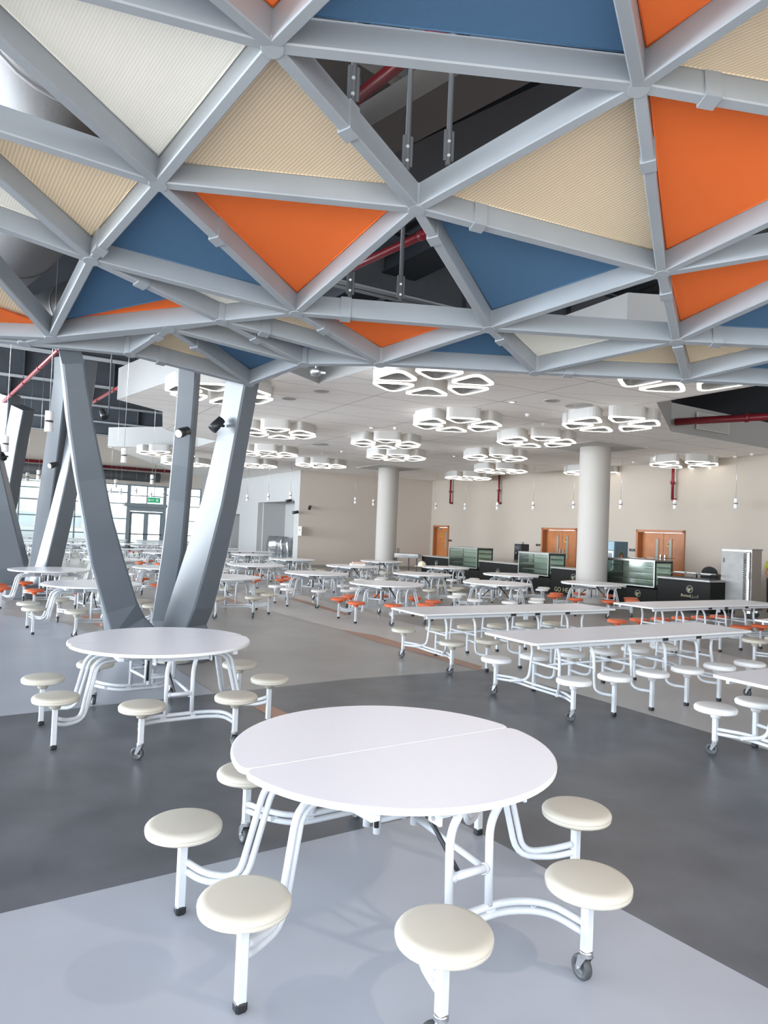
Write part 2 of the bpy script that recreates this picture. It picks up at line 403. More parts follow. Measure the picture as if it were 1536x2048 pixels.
# entrance: door frame, two glazed leaves, transom light and hood
r = MB(); wd = dB-dA
for s_ in (dA+.08, dB-.08): r.box(fpt(s_, 2.05, -.08), (.16, .2, 4.1), ALU, A30)
r.box(fpt((dA+dB)/2, 2.62, -.1), (wd, .25, .3), ALU, A30); r.box(fpt((dA+dB)/2, 4.1, -.08), (wd, .2, .1), ALU, A30)
r.box(fpt((dA+dB)/2, 3.45, -.05), (wd, .1, .06), ALU, A30); r.box(fpt((dA+dB)/2, 3.4, -.05), (.06, .1, 1.4), ALU, A30)
r = r.build('door_1', kind='structure')
g = MB(); g.box(fpt((dA+dB)/2, 3.4, 0), (wd-.3, .02, 1.35), GLASS, A30); g.build('pane', parent=r)
hw = (wd-.32)/2
for q in (0, 1):
    c_ = dA+.16+hw*(q+.5); l = MB()
    for dx in (-hw/2+.07, hw/2-.07): l.box(fpt(c_+dx, 1.22, -.06), (.14, .06, 2.4), ALU, A30)
    for z in (.12, 2.36): l.box(fpt(c_, z, -.06), (hw, .06, .14), ALU, A30)
    lf = l.build('door_leaf', parent=r)
    h = MB(); h.box(fpt(c_, 1.0, -.14), (hw*.9, .06, .07), BLACK, A30); h.build('push_bar', parent=lf)
    g = MB(); g.box(fpt(c_, 1.22, -.06), (hw-.2, .015, 2.2), GLASS, A30); g.build('pane', parent=lf)
hd = MB(); hd.box(fpt((dA+dB)/2, 2.85, -.35), (wd+.5, .7, .22), ALU, A30); hd.build('trim_1', kind='structure')
# outdoors: ground, pale buildings and a lattice screen
gd = MB(); PAVE = mat('pale_paving', (.60, .59, .56), .8); gd.box((-16, 88, -.2), (130, 60, .2), PAVE); gd.box((-3, -31, -.2), (110, 40, .2), PAVE); gd.box((-58, 24, -.2), (40, 68, .2), PAVE); gd.build('ground_outside', kind='structure')
BW = mat('white_render', (.86, .87, .88), .8); BG = mat('blue_glass', (.36, .46, .54), .15)
def building(loc, rz, wx, hz, label, name='building'):
    t = thing(name, label, 'building', loc, rz)
    m = MB(); m.box((0, 0, hz/2), (wx, 6, hz)); m.build('wall', BW, t)
    m = MB(); m.box((0, -.1, hz+.1), (wx+.4, 6.4, .25)); m.build('parapet', WALLG, t)
    n = int(wx/3.2)
    for fz in range(int(hz/3)):
        for i in range(n):
            x = -wx/2+wx*(i+.5)/n
            m = MB(); m.box((x, -3.02, fz*3+1.7), (1.5, .08, 1.3)); f = m.build('window', WALLG, t)
            m = MB(); m.box((x, -3.07, fz*3+1.7), (1.3, .04, 1.1)); m.build('pane', BG, f)
    return t
building((-31, 60, 0), A30*.9, 18, 9, 'white building with rows of blue windows seen through the glazing left of the glass doors')
building((-15, 66, 0), A30, 9, 9, 'white building with blue windows seen through the glass entrance doors')
ls = MB(); LAT = mat('tan_lattice', (.62, .46, .28), .7)
for i in range(46):
    for sg in (-1, 1):
        x = -4.5+i*.2; ls.beam((x, 0, 0), (x+sg*1.3, 0, 2.6), .035, .02, Vector((0, 1, 0)), LAT)
ls.box((0, 0, 2.65), (10, .1, .1), LAT); ls.box((2.2, .3, 1.1), (3.6, .05, 2.2), LAT)
q = fpt(16, 0, 3.2); tag(ls.build('lattice_screen', loc=q, rz=A30), 'tan diamond lattice screen standing outside the window wall at far left', 'screen')

# ------------------------------------------------------------------ doors in the right wall
def flush_door(k, sa, sb, double):
    c_ = K0+W*((sa+sb)/2); wd = sb-sa; rz = math.atan2(W.y, W.x)
    # local x along the wall, local -y ... wall thickness lies on +y (outside) in local frame
    def L(x, y, z): return (x, y, z)
    f = MB()
    for s_ in (-1, 1): f.box((s_*(wd/2-.04), .12, DH/2), (.08, .34, DH), WOODD)
    f.box((0, .12, DH-.04), (wd, .34, .08), WOODD)
    r = f.build('door_%d' % k, kind='structure', loc=c_, rz=rz)
    n = 2 if double else 1; lw = (wd-.16)/n
    for i in range(n):
        x = -wd/2+.08+lw*(i+.5); yy = .16 if not double else .2
        l = MB(); l.box((x, yy, (DH-.09)/2), (lw-.015, .045, DH-.1), WOOD, bev=.004); lf = l.build('door_leaf', parent=r)
        gx = x+(lw*.22 if i == 0 else -lw*.18)
        g = MB(); g.box((gx, yy-.025, 1.45), (.14, .02, .95), WOODD); g.box((gx, yy-.034, 1.45), (.09, .02, .88), mat('vision_glass', (.30, .32, .27), .15)); g.build('vision_panel', parent=lf)
        h = MB(); hx = x+(lw*.40 if i == 0 else -lw*.40); h.box((hx, yy-.045, 1.15), (.05, .03, .45), CHROME); h.build('push_plate', parent=lf)
        st = MB(); sx = x-(lw*.12) if i == 0 else x-lw*.28
        st.box((sx, yy-.028, 1.72), (.11, .008, .15), YELLOW); st.box((sx, yy-.034, 1.74), (.06, .006, .06), BLACK)
        if not double or i == 1: st.build('warning_sticker', parent=lf)
        if not double:
            cl = MB(); cl.box((x-lw*.25, yy-.06, DH-.16), (.26, .06, .07), CHROME); cl.build('door_closer', parent=lf)
flush_door(2, s1a, s1b, False); flush_door(3, s2a, s2b, True); flush_door(4, s3a, s3b, True)
for px, py, lab in ((900.5, 1081, 'small black sign plate on the wall right of the single wooden door'),
                    (1076.5, 1090, 'small black sign plate on the wall left of the middle double door'),
                    (1264.5, 1100, 'small black sign plate on the wall left of the right double door')):
    q = at_wall(px, py, K0, W); m = MB(); m.box((0, -.012, 0), (.24, .02, .09), BLACK); m.box((.03, -.024, .01), (.1, .006, .02), GREYP)
    tag(m.build('door_sign', loc=q, rz=math.atan2(W.y, W.x)), lab, 'sign')

# ------------------------------------------------------------------ hung ceiling
def xy(v): return (v.x, v.y)
cz = lambda x, y: xy(at_z(x, y, ZC))
C_ = cz(1536, 897); Bp = cz(1342, 863); Ap = cz(1313, 805)
Dp = (Ap[0]+W.x*6, Ap[1]+W.y*6)
wall_end = K0+W*15.9
poly = [cz(234, 799), (-3.85, 12.7), (-3.0, 11.2), (-1.9, 11.5), (-1.3, 12.75), (-.19, 11.2), (2.1, 11.4), (3.2, 9.35), (6.6, 9.6), Dp, Ap, Bp,
        xy(K0+W*((Vector((C_[0], C_[1], 0))-K0).dot(W)-.02)-Vector((.02, .02, 0))), xy(K0+Vector((-.03, -.02, 0))), xy(K1+Vector((-.02, -.02, 0))),
        xy(K1+D1*9), (-11.0, 37.5), (-10.6, 31.5), (-10.1, 25.04), cz(395, 893), cz(433, 882), cz(349, 866), cz(325, 856), cz(325, 823)]
mb = MB(); mb.prism(poly[::1], ZC, 5.15, CEIL)
# fascia faces get the plain white wall paint
n = len(poly)
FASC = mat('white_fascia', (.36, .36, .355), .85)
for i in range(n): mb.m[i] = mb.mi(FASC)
mb.build('ceiling', kind='structure')
# ------------------------------------------------------------------ roof over the whole hall
mb = MB(); mb.box((-3, 22.5, HT+.1), (64, 61, .2), DECK); mb.build('ceiling_deck', kind='structure')
def ibeam(a, c, dep, wf, label, m=ROOFST, group='deep roof beams'):
    mb = MB(); a = Vector(a); c = Vector(c)
    mb.beam(a, c, wf, .03, m=FLANGE); mb.beam(a, c, .03, dep, m=m); mb.beam(a+Vector((0, 0, dep)), c+Vector((0, 0, dep)), wf, .03, m=m)
    L = (c-a).length; d = (c-a)/L; k = int(L/2.5)
    sd = d.cross(Vector((0, 0, 1)))
    for i in range(k):
        p = a+d*(i+.5)*L/k; mb.beam(p-sd*wf*.45+Vector((0, 0, dep/2)), p+sd*wf*.45+Vector((0, 0, dep/2)), .03, .03, m=m, off=-.01)
        mb.beam(p+Vector((0, 0, 0)), p+Vector((0, 0, dep)), .025, wf*.9, up=sd, m=m, off=-wf*.45)
    return tag(mb.build('roof_beam'), label, 'beam', group)
ordn = ['first', 'second', 'third', 'fourth', 'fifth', 'sixth', 'seventh', 'eighth', 'ninth']
for i, d_ in enumerate((5.5, 10.5, 15.5, 20, 24.5, 29.5, 35)):
    c_ = Vector((-8, d_+2, 5.9)); L1_ = 17; L2_ = 14 if d_ < 19 else 8
    lab = {0: 'dark roof beam crossing nearest the camera, seen in the large open canopy triangle'}.get(i, 'dark grey roof beam high over the hall, %s one counting back from the camera' % ordn[i])
    c0 = c_-U*L1_; c1 = c_+U*(L2_+6 if d_ < 12 else L2_)
    ibeam(c0, c1, 1.1, .32, lab, group=None)
for i, (x_, y_) in enumerate(((-3.6, 3.2), (1.2, 4.5), (5.5, 8.5), (-12, 14))):
    p = Vector((x_, y_, 6.25)); lab = ['dark cross beam above the left side of the canopy', 'brown-grey cross beam seen through the large open canopy triangle', 'dark cross beam above the right side of the canopy', 'pale lit cross beam at upper left beyond the tripod column'][i]
    ibeam(p-V*5, p+V*(9 if i < 3 else 14), .5, .35, lab, m=mat('cross_beam_%d' % i, (.24, .22, .21) if i else (.2, .22, .24), .5), group=None)
HANG = True

def pipe(name, pts, r, m, label, cat, group=None, flange=True):
    mb = MB(); mb.tube(fillet(pts, .25, 4), r, 12, m)
    if flange:
        for a, c in zip(pts[:-1], pts[1:]):
            a = Vector(a); c = Vector(c); L = (c-a).length; d = (c-a).normalized()
            for i in range(int(L/2.2)):
                p = a+d*(i+.7)*2.2
                if (p-a).length < L: mb.tube([p-d*.04, p+d*.04], r*1.25, 12, m)
    return tag(mb.build(name), label, cat, group)
P1 = at_z(115, 702, 5.2); P0 = at_z(0, 810, 5.2)
pipe('fire_pipe', [P0+(P0-P1)*.4, P1+(P1-P0)*.9], .05, REDP, 'red sprinkler pipe running up to the tripod column at upper left', 'pipe')
P1 = at_z(245, 770, 5.6); P0 = at_z(190, 802, 5.6)
pipe('fire_pipe', [P0+(P0-P1)*1, P1+(P1-P0)*2], .05, REDP, 'short red sprinkler pipe ending at the white ceiling edge, right of the tripod leg', 'pipe')
P0 = at_wall(1350, 844, (Bp[0]+.05, Bp[1]-.1), U); P1 = P0+(W*.8-U*-.35)*3.2
pipe('fire_pipe', [P0, P1+(P1-P0)*.5], .085, REDP, 'thick dark red pipe crossing the ceiling opening at right', 'pipe')
def thru(p, q, z, e0=1.0, e1=1.0):
    a = at_z(p[0], p[1], z); c = at_z(q[0], q[1], z); d = (c-a).normalized(); return [a-d*e0, c+d*e1]
pipe('fire_pipe', thru((720, 528), (862, 462), 5.3, 2.5, 1.6), .05, REDP, 'red pipe seen in the lower open canopy triangle', 'pipe')
pipe('fire_pipe', thru((690, 215), (785, 138), 5.5, .4, 2), .055, REDP, 'red pipe seen in the top open canopy triangle', 'pipe')
BRN = mat('brown_grey_beam', (.095, .088, .082), .6); NAVY = mat('dark_duct_board', (.035, .04, .05), .5)
for (p, q, z, wd_, ht_, m_, lab) in (((640, 345), (1010, 140), 5.75, .42, .30, BRN, 'broad brown-grey beam running up to the right in the top open triangle'), ((690, 150), (1010, 345), 6.1, .40, .30, BRN, 'broad brown-grey beam running down to the right in the top open triangle'),
        ((800, 120), (640, 200), 6.45, .5, .3, NAVY, 'dark board behind the crossing beams in the top open triangle'), ((1050, 250), (1200, 185), 5.9, .9, .5, NAVY, 'large dark duct box at the right corner of the top open triangle'),
        ((700, 600), (960, 470), 6.3, .6, .4, NAVY, 'dark duct box in the lower open canopy triangle')):
    e = thru(p, q, z, 2.2, 2.2); m = MB(); m.beam(e[0], e[1], wd_, ht_); m.beam(e[0]-Vector((0, 0, .025)), e[1]-Vector((0, 0, .025)), wd_+.08, .025)
    tag(m.build('roof_member', m_), lab, 'beam')
a = fpt(24, 5.1, -.8); c = fpt(1.2, 5.1, -.8)
pipe('fire_pipe', [a, c], .09, REDP, 'dark red pipe along the wall above the entrance glazing', 'pipe')
for px, yt, yb, lab in ((902, 955, 1006, 'dark red drop pipe on the cream wall above the single wooden door'), (998.5, 952, 1006, 'dark red drop pipe on the cream wall left of the middle double door'), (1346.5, 935, 999, 'dark red drop pipe above the right double door')):
    off = Vector((-.866, -.5, 0))*.15
    q0 = at_wall(px, yt, K0+off, W); q1 = at_wall(px-1, yb, K0+off, W); q0.z = ZC-.001; q1.x, q1.y = q0.x, q0.y
    mb = MB(); mb.tube([q0, q1], .045, 10, REDP); mb.tube([q1+Vector((0, 0, .5)), q1+Vector((0, 0, .6))], .075, 10, REDP); mb.tube([q1, q1+Vector((.13, .07, 0))], .05, 10, REDP)
    tag(mb.build('drop_pipe'), lab, 'pipe')
# ducts
def duct(pts, r, lab):
    mb = MB(); mb.tube(fillet(pts, 1.2, 8), r, 32, DUCT)
    P = [Vector(p) for p in pts]
    for a, c in zip(P[:-1], P[1:]):
        d = (c-a).normalized(); L = (c-a).length
        for i in range(int(L/1.4)): mb.tube([a+d*(i*1.4+.7), a+d*(i*1.4+.74)], r*1.02, 32, DUCT)
    return tag(mb.build('air_duct'), lab, 'duct')
duct([Vector((-1.9, 4.0, 5.2)), Vector((-3.0, 6.2, 5.2)), Vector((-5.2, 8.6, 5.0)), Vector((-9.5, 11.4, 5.0))], .62, 'large round silver duct above the left side of the canopy')
duct([(-3.9, 9.2, 4.75), (-5.3, 10.3, 4.7)], .34, 'smaller silver duct branch below the large duct at left')
duct([fpt(20, 4.6, -1.2), fpt(3, 4.6, -1.2)], .3, 'grey round duct along the wall above the entrance doors')

# ------------------------------------------------------------------ round white columns
for (x_, y_, lab) in ((6.0, 19.85, 'round white column at right in front of the food counter'), (.13, 28.85, 'round white column at centre in front of the beige back wall')):
    t = thing('round_column', lab, 'column', (x_, y_, 0)); m = MB()
    m.lathe([(.43, 0), (.43, ZC)], 48); m.build('shaft', COLW, t)
    m = MB(); m.lathe([(.445, 0), (.445, .03), (.43, .035)], 48); m.build('base_ring', COLW, t)
    sq = MB(); sq.box((0, 0, ZC-.015), (2.0, 2.0, .03), rot=A30); sq.build('soffit_panel', mat('column_soffit', (.55, .54, .52), .85), t)

# ------------------------------------------------------------------ ceiling light clusters
def slice_outline(R, g, rad, inset=0):
    # equilateral-ish wedge pointing to centre, base outward, rounded corners; local +x is outward
    a = math.radians(30); h = R*math.cos(a); apex = Vector((.34*R*.55, 0)); bl = Vector((h, h*math.tan(a)-g)); br = Vector((h, -h*math.tan(a)+g))
    P = [apex, br, bl]; c = (P[0]+P[1]+P[2])/3
    out = []
    if inset:
        Q = []
        for i in range(3):
            p0, p1, p2 = P[i-1], P[i], P[(i+1) % 3]
            d1 = (p1-p0).normalized(); d2 = (p2-p1).normalized(); n1 = Vector((-d1.y, d1.x)); n2 = Vector((-d2.y, d2.x))
            bis = (n1+n2).normalized(); Q.append(p1+bis*inset/max(.2, bis.dot(n1)))
        P = Q
    for i in range(3):
        p0, p1, p2 = P[i-1], P[i], P[(i+1) % 3]
        t = min(rad*1.2, (p0-p1).length*.4, (p2-p1).length*.4)
        a1 = p1+(p0-p1).normalized()*t; a2 = p1+(p2-p1).normalized()*t
        for k in range(7):
            x = k/6; out.append(a1*(1-x)**2+p1*2*x*(1-x)+a2*x*x)
    return out
def rot2(p, a): return (p[0]*math.cos(a)-p[1]*math.sin(a), p[0]*math.sin(a)+p[1]*math.cos(a))
LR = 1.12
def light_cluster(label, loc, rz):
    t = thing('ceiling_light_cluster', label, 'ceiling light', loc, rz, 'triangular ceiling light clusters')
    for k in range(6):
        a = math.radians(60*k)
        o0 = [rot2(p, a) for p in slice_outline(LR, .085, .26)]; o1 = [rot2(p, a) for p in slice_outline(LR, .085, .17, .066)]; n = len(o0)
        h = MB(); h.prism(o0, 0, .24, bottom=False); hs = h.build('lamp_housing', HOUS, t)
        ri = MB(); vs = [(p[0], p[1], -.002) for p in o0]+[(p[0], p[1], -.002) for p in o1]
        ri.add(vs, [(i, (i+1) % n, n+(i+1) % n, n+i)[::-1] for i in range(n)])
        vs = [(p[0], p[1], -.002) for p in o0]+[(p[0], p[1], .02) for p in o0]
        ri.add([(p[0]*1.0, p[1]*1.0, -.002) for p in o0]+[(p[0], p[1], .02) for p in o0], [(i, (i+1) % n, n+(i+1) % n, n+i) for i in range(n)])
        ri.build('led_ring', LED, hs)
        c = MB(); c.add([(p[0], p[1], -.002) for p in o1]+[(p[0], p[1], .10) for p in o1], [(i, (i+1) % n, n+(i+1) % n, n+i)[::-1] for i in range(n)])
        c.add([(p[0], p[1], .10) for p in o1], [tuple(range(n))[::-1]]); c.build('recess_plate', LAMPIN, hs)
    return t
ZL = ZC-.24
clusters = [((865, 768), 0, 'largest glowing hexagonal light cluster, nearest the camera right of image centre'),
 ((914, 851), 0, 'hexagonal ceiling light cluster directly behind the largest one'),
 ((1221, 850), 1, 'butterfly-like ceiling light cluster above the right round column'),
 ((1072, 885), 0, 'hexagonal ceiling light cluster just left of the right round column'),
 ((771, 889), 0, 'hexagonal ceiling light cluster above the centre column, the nearer of two'),
 ((792, 916), 0, 'hexagonal ceiling light cluster touching the top of the centre column'),
 ((990, 917), 0, 'hexagonal ceiling light cluster between the two round columns, middle distance'),
 ((1001, 943), 0, 'small hexagonal ceiling light between the columns, further back'),
 ((936, 957), 0, 'farthest small ceiling light cluster above the single wooden door'),
 ((1183, 947), 0, 'ceiling light cluster partly hidden behind the right round column'),
 ((1367, 930), 1, 'ceiling light cluster at far right above the right double door'),
 ((557, 868), 0, 'ceiling light cluster just right of the tripod column, nearer of the stack'),
 ((537, 909), 0, 'ceiling light cluster right of the tripod leg, second in the stack'),
 ((642, 932), 0, 'ceiling light cluster by the corner of the beige back wall'),
 ((505, 932), 0, 'ceiling light cluster half hidden behind the leaning tripod leg'),
 ((440, 790), 0, 'large ceiling light cluster behind the two right tripod legs'),
 ((332, 909), 0, 'ceiling light cluster left of the upright tripod leg, over the entrance'),
 ((372, 929), 0, 'distant ceiling light cluster behind the upright tripod leg'),
 ((1376, 757), 0, 'ceiling light cluster mostly hidden above the canopy edge at right')]
l0 = None
for i, ((px, py), v_, lab) in enumerate(clusters):
    q = at_z(px, py, ZL); rz = math.radians(33)
    if i == 0: l0 = light_cluster(lab, q, rz)
    else: dup(l0, lab, q, rz)

# small ceiling fittings
fit0 = {}
def fitting(kind, px, py, lab):
    q = at_z(px, py, ZC)
    if kind == 'downlight':
        m = MB(); m.lathe([(0, -.004), (.055, -.004)], 20, mat('downlight_lens', (1, 1, 1), .5, emit=(1, .93, .85), es=6) if 'dl' not in fit0 else fit0['dl'])
        fit0['dl'] = m.mats[0]; m.lathe([(.055, -.004), (.06, -.014), (.085, -.010), (.09, 0)], 20, HOUS)
    elif kind == 'speaker':
        m = MB(); m.lathe([(0, -.006), (.12, -.006), (.15, -.012), (.16, 0)], 28, HOUS)
        for r_ in (.03, .06, .09): m.lathe([(r_, -.008), (r_+.012, -.008)], 24, LAMPIN)
    elif kind == 'vent':
        m = MB()
        for r_ in (.05, .11, .17, .23): m.lathe([(r_, -.004), (r_+.03, -.016), (r_+.045, -.004)], 28, HOUS)
        m.lathe([(0, -.001), (.28, -.001)], 28, LAMPIN)
    else:
        m = MB(); m.lathe([(0, -.06), (.03, -.055), (.05, -.03), (.06, 0)], 20, WHITEP)
    tag(m.build({'downlight': 'downlight', 'speaker': 'ceiling_speaker', 'vent': 'ceiling_vent', 'detector': 'smoke_detector'}[kind], loc=q), lab, kind if kind != 'detector' else 'smoke detector')
for k, px, py, lab in (('downlight', 1024, 804, 'small lit downlight right of the largest light cluster'), ('downlight', 742, 855, 'small lit downlight left of the second light cluster'), ('detector', 791, 855, 'white smoke detector left of the second light cluster'),
  ('speaker', 642, 782, 'round speaker grille in the ceiling right of the tripod top'), ('speaker', 577, 797, 'small round ceiling plate beside the light behind the tripod'), ('speaker', 1103, 801, 'small round ceiling plate left of the round air diffuser'),
  ('vent', 1157, 811, 'round air diffuser in the ceiling above the right column'), ('detector', 1055, 828, 'white smoke detector above the cluster left of the right column'), ('detector', 1087, 847, 'white smoke detector left of the butterfly-like light cluster'),
  ('speaker', 1282, 817, 'round speaker grille in the ceiling near the opening edge'), ('detector', 645, 906, 'white smoke detector over the back wall corner, left one'), ('detector', 684, 902, 'white smoke detector over the back wall corner, right one'),
  ('downlight', 908, 912, 'tiny lit downlight midway between the two columns'), ('downlight', 1312, 912, 'tiny lit downlight in front of the far right light cluster'), ('detector', 1267, 923, 'white smoke detector right of the right column'),
  ('detector', 1470, 912, 'white smoke detector near the wall at far right'), ('detector', 1504, 907, 'white smoke detector at the far right edge of the ceiling'), ('vent', 640, 888, 'round air diffuser left of the centre light clusters'),
  ('downlight', 221, 895, 'tiny lit downlight at the left tip of the white ceiling')):
    fitting(k, px, py, lab)
# louvre vent on the fascia of the ceiling opening
a = at_wall(1408, 855, (Bp[0], Bp[1]), U)
m = MB(); m.box((0, 0, 0), (1.3, .03, .42), HOUS)
for i in range(9): m.box((0, -.02, -.17+i*.042), (1.2, .02, .022), LAMPIN)
a = Vector((Bp[0], Bp[1], 4.82))+U*1.55-V*.03; tag(m.build('louvre_grille', loc=a, rz=A30), 'white louvred air grille on the fascia inside the right ceiling opening', 'vent')
m = MB(); q = at_d(632, 742, 7.55); m.tube([q+Vector((0, 0, .22)), q], .012, 8, CHROME); m.lathe([(0, -.06), (.05, -.05), (.065, -.01), (.06, .02), (0, .03)], 20, CHROME, c=q); m.box(q+Vector((.08, 0, -.02)), (.05, .04, .02), CHROME)
tag(m.build('dome_sensor'), 'small chrome dome sensor hanging under the canopy edge right of the tripod', 'sensor')

# ------------------------------------------------------------------ pendant lamps
def pendant(label, loc, ztop, s_=1):
    t = thing('pendant_lamp', label, 'pendant lamp', loc, 0, 'white cylinder pendant lamps')
    m = MB(); m.lathe([(0, .14), (.05, .14), (.052, .135), (.052, .012), (.047, .01), (.047, -.01), (.052, -.012), (.052, -.135), (.05, -.14), (.04, -.138), (.038, -.12), (0, -.12)], 24); m.build('lamp_shade', WHITEP, t)
    m = MB(); m.lathe([(.0525, .011), (.054, .011), (.054, -.011), (.0525, -.011)], 24); m.build('dark_band', BLACK, t)
    m = MB(); m.tube([(0, 0, .14), (0, 0, (ztop-loc[2])/s_)], .004, 6); m.build('cord', CHROME, t)
    t.scale = (s_,)*3
    return t
pend = [(98, 843, 45, 1, 'nearest white pendant lamp, left of the tripod column'), (11, 888, 34, 1, 'white pendant lamp at the left picture edge'), (248, 911, 31, 1, 'white pendant lamp hanging between the tripod legs'),
 (304, 959, 20, 1, 'pendant lamp above the glass doors, near the upright tripod leg'), (231.5, 967, 17.5, 1, 'pendant lamp above the left door leaf, beside the tripod leg'), (241, 983, 14, 1, 'small dark-looking pendant left of the transom window'),
 (272, 982, 13.5, 1, 'small pendant seen against the left half of the transom window'), (302, 989, 12, 1, 'smallest pendant seen against the right half of the transom window'), (327, 988, 13, 1, 'small pendant at the right end of the transom window'), (221, 981, 12, 1, 'small pendant just right of the front tripod leg'),
 (55, 954, 19, 1, 'pendant lamp over the left glazing, left of a pair'), (77, 950, 20.5, 1, 'pendant lamp over the left glazing, right of a pair'),
 (494.5, 996, 14, 0, 'pendant against the white wall, leftmost of three before the recess'), (536.5, 994, 14.5, 0, 'pendant against the chair recess, middle of three'), (581, 991, 15, 0, 'pendant beside the wall spotlight, right of three before the recess'),
 (710.6, 1001, 13, 0, 'pendant before the beige wall, left of the centre column'), (747, 1005, 13, 0, 'pendant before the beige wall, touching the centre column on its left'), (818, 1010, 12, 0, 'pendant before the beige wall, right of the centre column'),
 (872, 1012, 14, 0, 'pendant at the corner above the single wooden door'), (930, 1013, 14, 0, 'pendant before the cream wall, second right of the wall corner'), (994.5, 1012, 15, 0, 'pendant beside the second red drop pipe'), (1066.5, 1011, 16, 0, 'pendant above the left jamb of the middle double door'), (1147, 1010, 16, 0, 'pendant at the left side of the right column'),
 (1241.5, 1009, 18.5, 0, 'pendant just right of the right column'), (1349.5, 1009, 19.5, 0, 'pendant beside the red drop pipe above the right double door'), (1471.5, 1007, 21, 0, 'pendant above the stainless warming cabinet')]
for px, py, h, roof, lab in pend:
    d = .30*FPX/h; q = at_d(px, py, d)
    pendant(lab, q, HT if roof else ZC)
for i, (px, py, d, w_, lab) in enumerate(((66, 957, 24.5, .9, 'glowing suspended panel lamp behind the pair of pendants at left'), )):
    m = MB(); q = at_d(px, py+5, d); m.box((0, 0, 0), (.9, .5, .05), HOUS, bev=.01); m.box((0, 0, -.03), (.84, .44, .012), LED)
    for s_ in (-1, 1): m.tube([(s_*.4, 0, .02), (s_*.4, 0, HT-q.z-.002)], .006, 6, CHROME)
    tag(m.build('panel_lamp', loc=q, rz=A30), lab, 'lamp')

# ------------------------------------------------------------------ triangulated canopy
CN = dict(A=(545, 97), B=(316, 371), C=(833, 422), D=(1278, 178), E=(1323, 550), F=(978, 660), G=(592, 629), H=(182, 523), I=(102, 678), J=(442, 645), K=(338, 660), L=(260, 710), M=(498, 770), N=(607, 730), O=(760, 730), P=(1070, 747), Q=(1353, 685), S=(1373, 762), X0=(-217, -109), X1=(-175, 214), X2=(-144, 408), X3=(-150, 668), Y=(48, 689), R1=(1700, -110), R2=(1889, 284), R3=(1850, 462), R4=(1640, 699), R5=(1750, 782), T1=(1145, -500), T0=(60, -320))
def nodez(px, py):
    lo = 4.3
    for it in range(60):
        p = at_z(px, py, lo); d = math.hypot(p.x*.5, p.y); t = 4.3 if d < 4 else max(3.45, 4.3-(d-4)*.22); lo = lo*.7+.3*t
    return at_z(px, py, lo)
NP = {k: nodez(*v) for k, v in CN.items()}
def cup(p):   # canopy 'up' direction: the shell slopes down away from the camera
    d = math.hypot(p.x*.5, p.y); s_ = .22 if d > 3.6 else .05
    return Vector((p.x*.25/d*s_, p.y/d*s_, 1)).normalized()
canopy = thing('tree_canopy', 'faceted grey steel canopy with blue, orange, beige and cream fabric triangles overhead', 'canopy', (0, 6, 0))
def cob(mb, name, m): 
    o = mb.build(name, m, canopy, loc=(0, -6, 0)); return o
edges = "A-B A-C A-D B-C B-G B-H C-D C-E C-F C-G D-E E-F E-Q F-G F-O F-P F-Q G-H G-J G-O H-I H-J I-J J-K J-N J-O K-L K-M K-N L-M M-N N-O O-P P-Q P-S Q-S A-X0 B-X0 B-X1 H-X1 H-X2 I-X2 I-X3 X0-X1 X1-X2 X2-X3 D-R1 D-R2 E-R2 E-R3 Q-R3 Q-R4 S-R4 S-R5 R1-R2 R2-R3 R3-R4 R4-R5 A-T0 A-T1 D-T1 T1-R1 T0-T1 T0-X0 Y-K Y-L I-Y Y-X3".split()
BH, BWD = .19, .075
sleeves = {'A-C': .45, 'B-G': .36, 'D-E': .33, 'C-F': .2, 'C-E': .23, 'E-Q': .28, 'Q-S': .15, 'H-J': .35, 'K-M': .3, 'F-P': .25, 'G-O': .3, 'B-H': .85, 'F-G': .75, 'D-R2': .22, 'J-O': .25, 'Q-R4': .28, 'P-S': .22, 'K-L': .3, 'L-M': .24, 'J-N': .4}
for e in edges:
    a_, b_ = e.split('-'); a = NP[a_]; c = NP[b_]; up = cup((a+c)/2)
    mb = MB(); r_ = .008
    # box section with softened lower edges
    d = (c-a).normalized(); sd = d.cross(up).normalized(); u2 = sd.cross(d).normalized(); vs = []
    sec = [(-BWD/2+r_, 0), (BWD/2-r_, 0), (BWD/2, r_), (BWD/2, BH), (-BWD/2, BH), (-BWD/2, r_)]
    for p in (a, c):
        for x, z in sec: vs.append(p+sd*x+u2*z)
    mb.add(vs, [(i, i+6, (i+1) % 6+6, (i+1) % 6) for i in range(6)]+[(0, 1, 2, 3, 4, 5), (11, 10, 9, 8, 7, 6)])
    o = cob(mb, 'canopy_beam', STEEL)
    if e in sleeves:
        s_ = sleeves[e]; L = (c-a).length; p = a+(c-a)*s_; mb = MB()
        mb.beam(p-d*.05, p+d*.05, BWD+.022, BH+.02, up, off=-.011)
        q = mb.build('sleeve', STEEL, o); q.location = (0, 0, 0)
for k, p in NP.items():
    mb = MB(); up = cup(p); m3 = up.to_track_quat('Z', 'Y').to_matrix()
    vs = []; nn = 6
    for z, r_ in ((-.004, .062), (.004, .07), (BH*.98, .07)):
        for j in range(12): vs.append(p+m3@Vector((r_*math.cos(j*PI/6), r_*math.sin(j*PI/6), z)))
    mb.add(vs, [(i*12+j, i*12+(j+1) % 12, (i+1)*12+(j+1) % 12, (i+1)*12+j) for i in range(2) for j in range(12)]+[tuple(range(12))[::-1]])
    cob(mb, 'node_joint', STEEL)
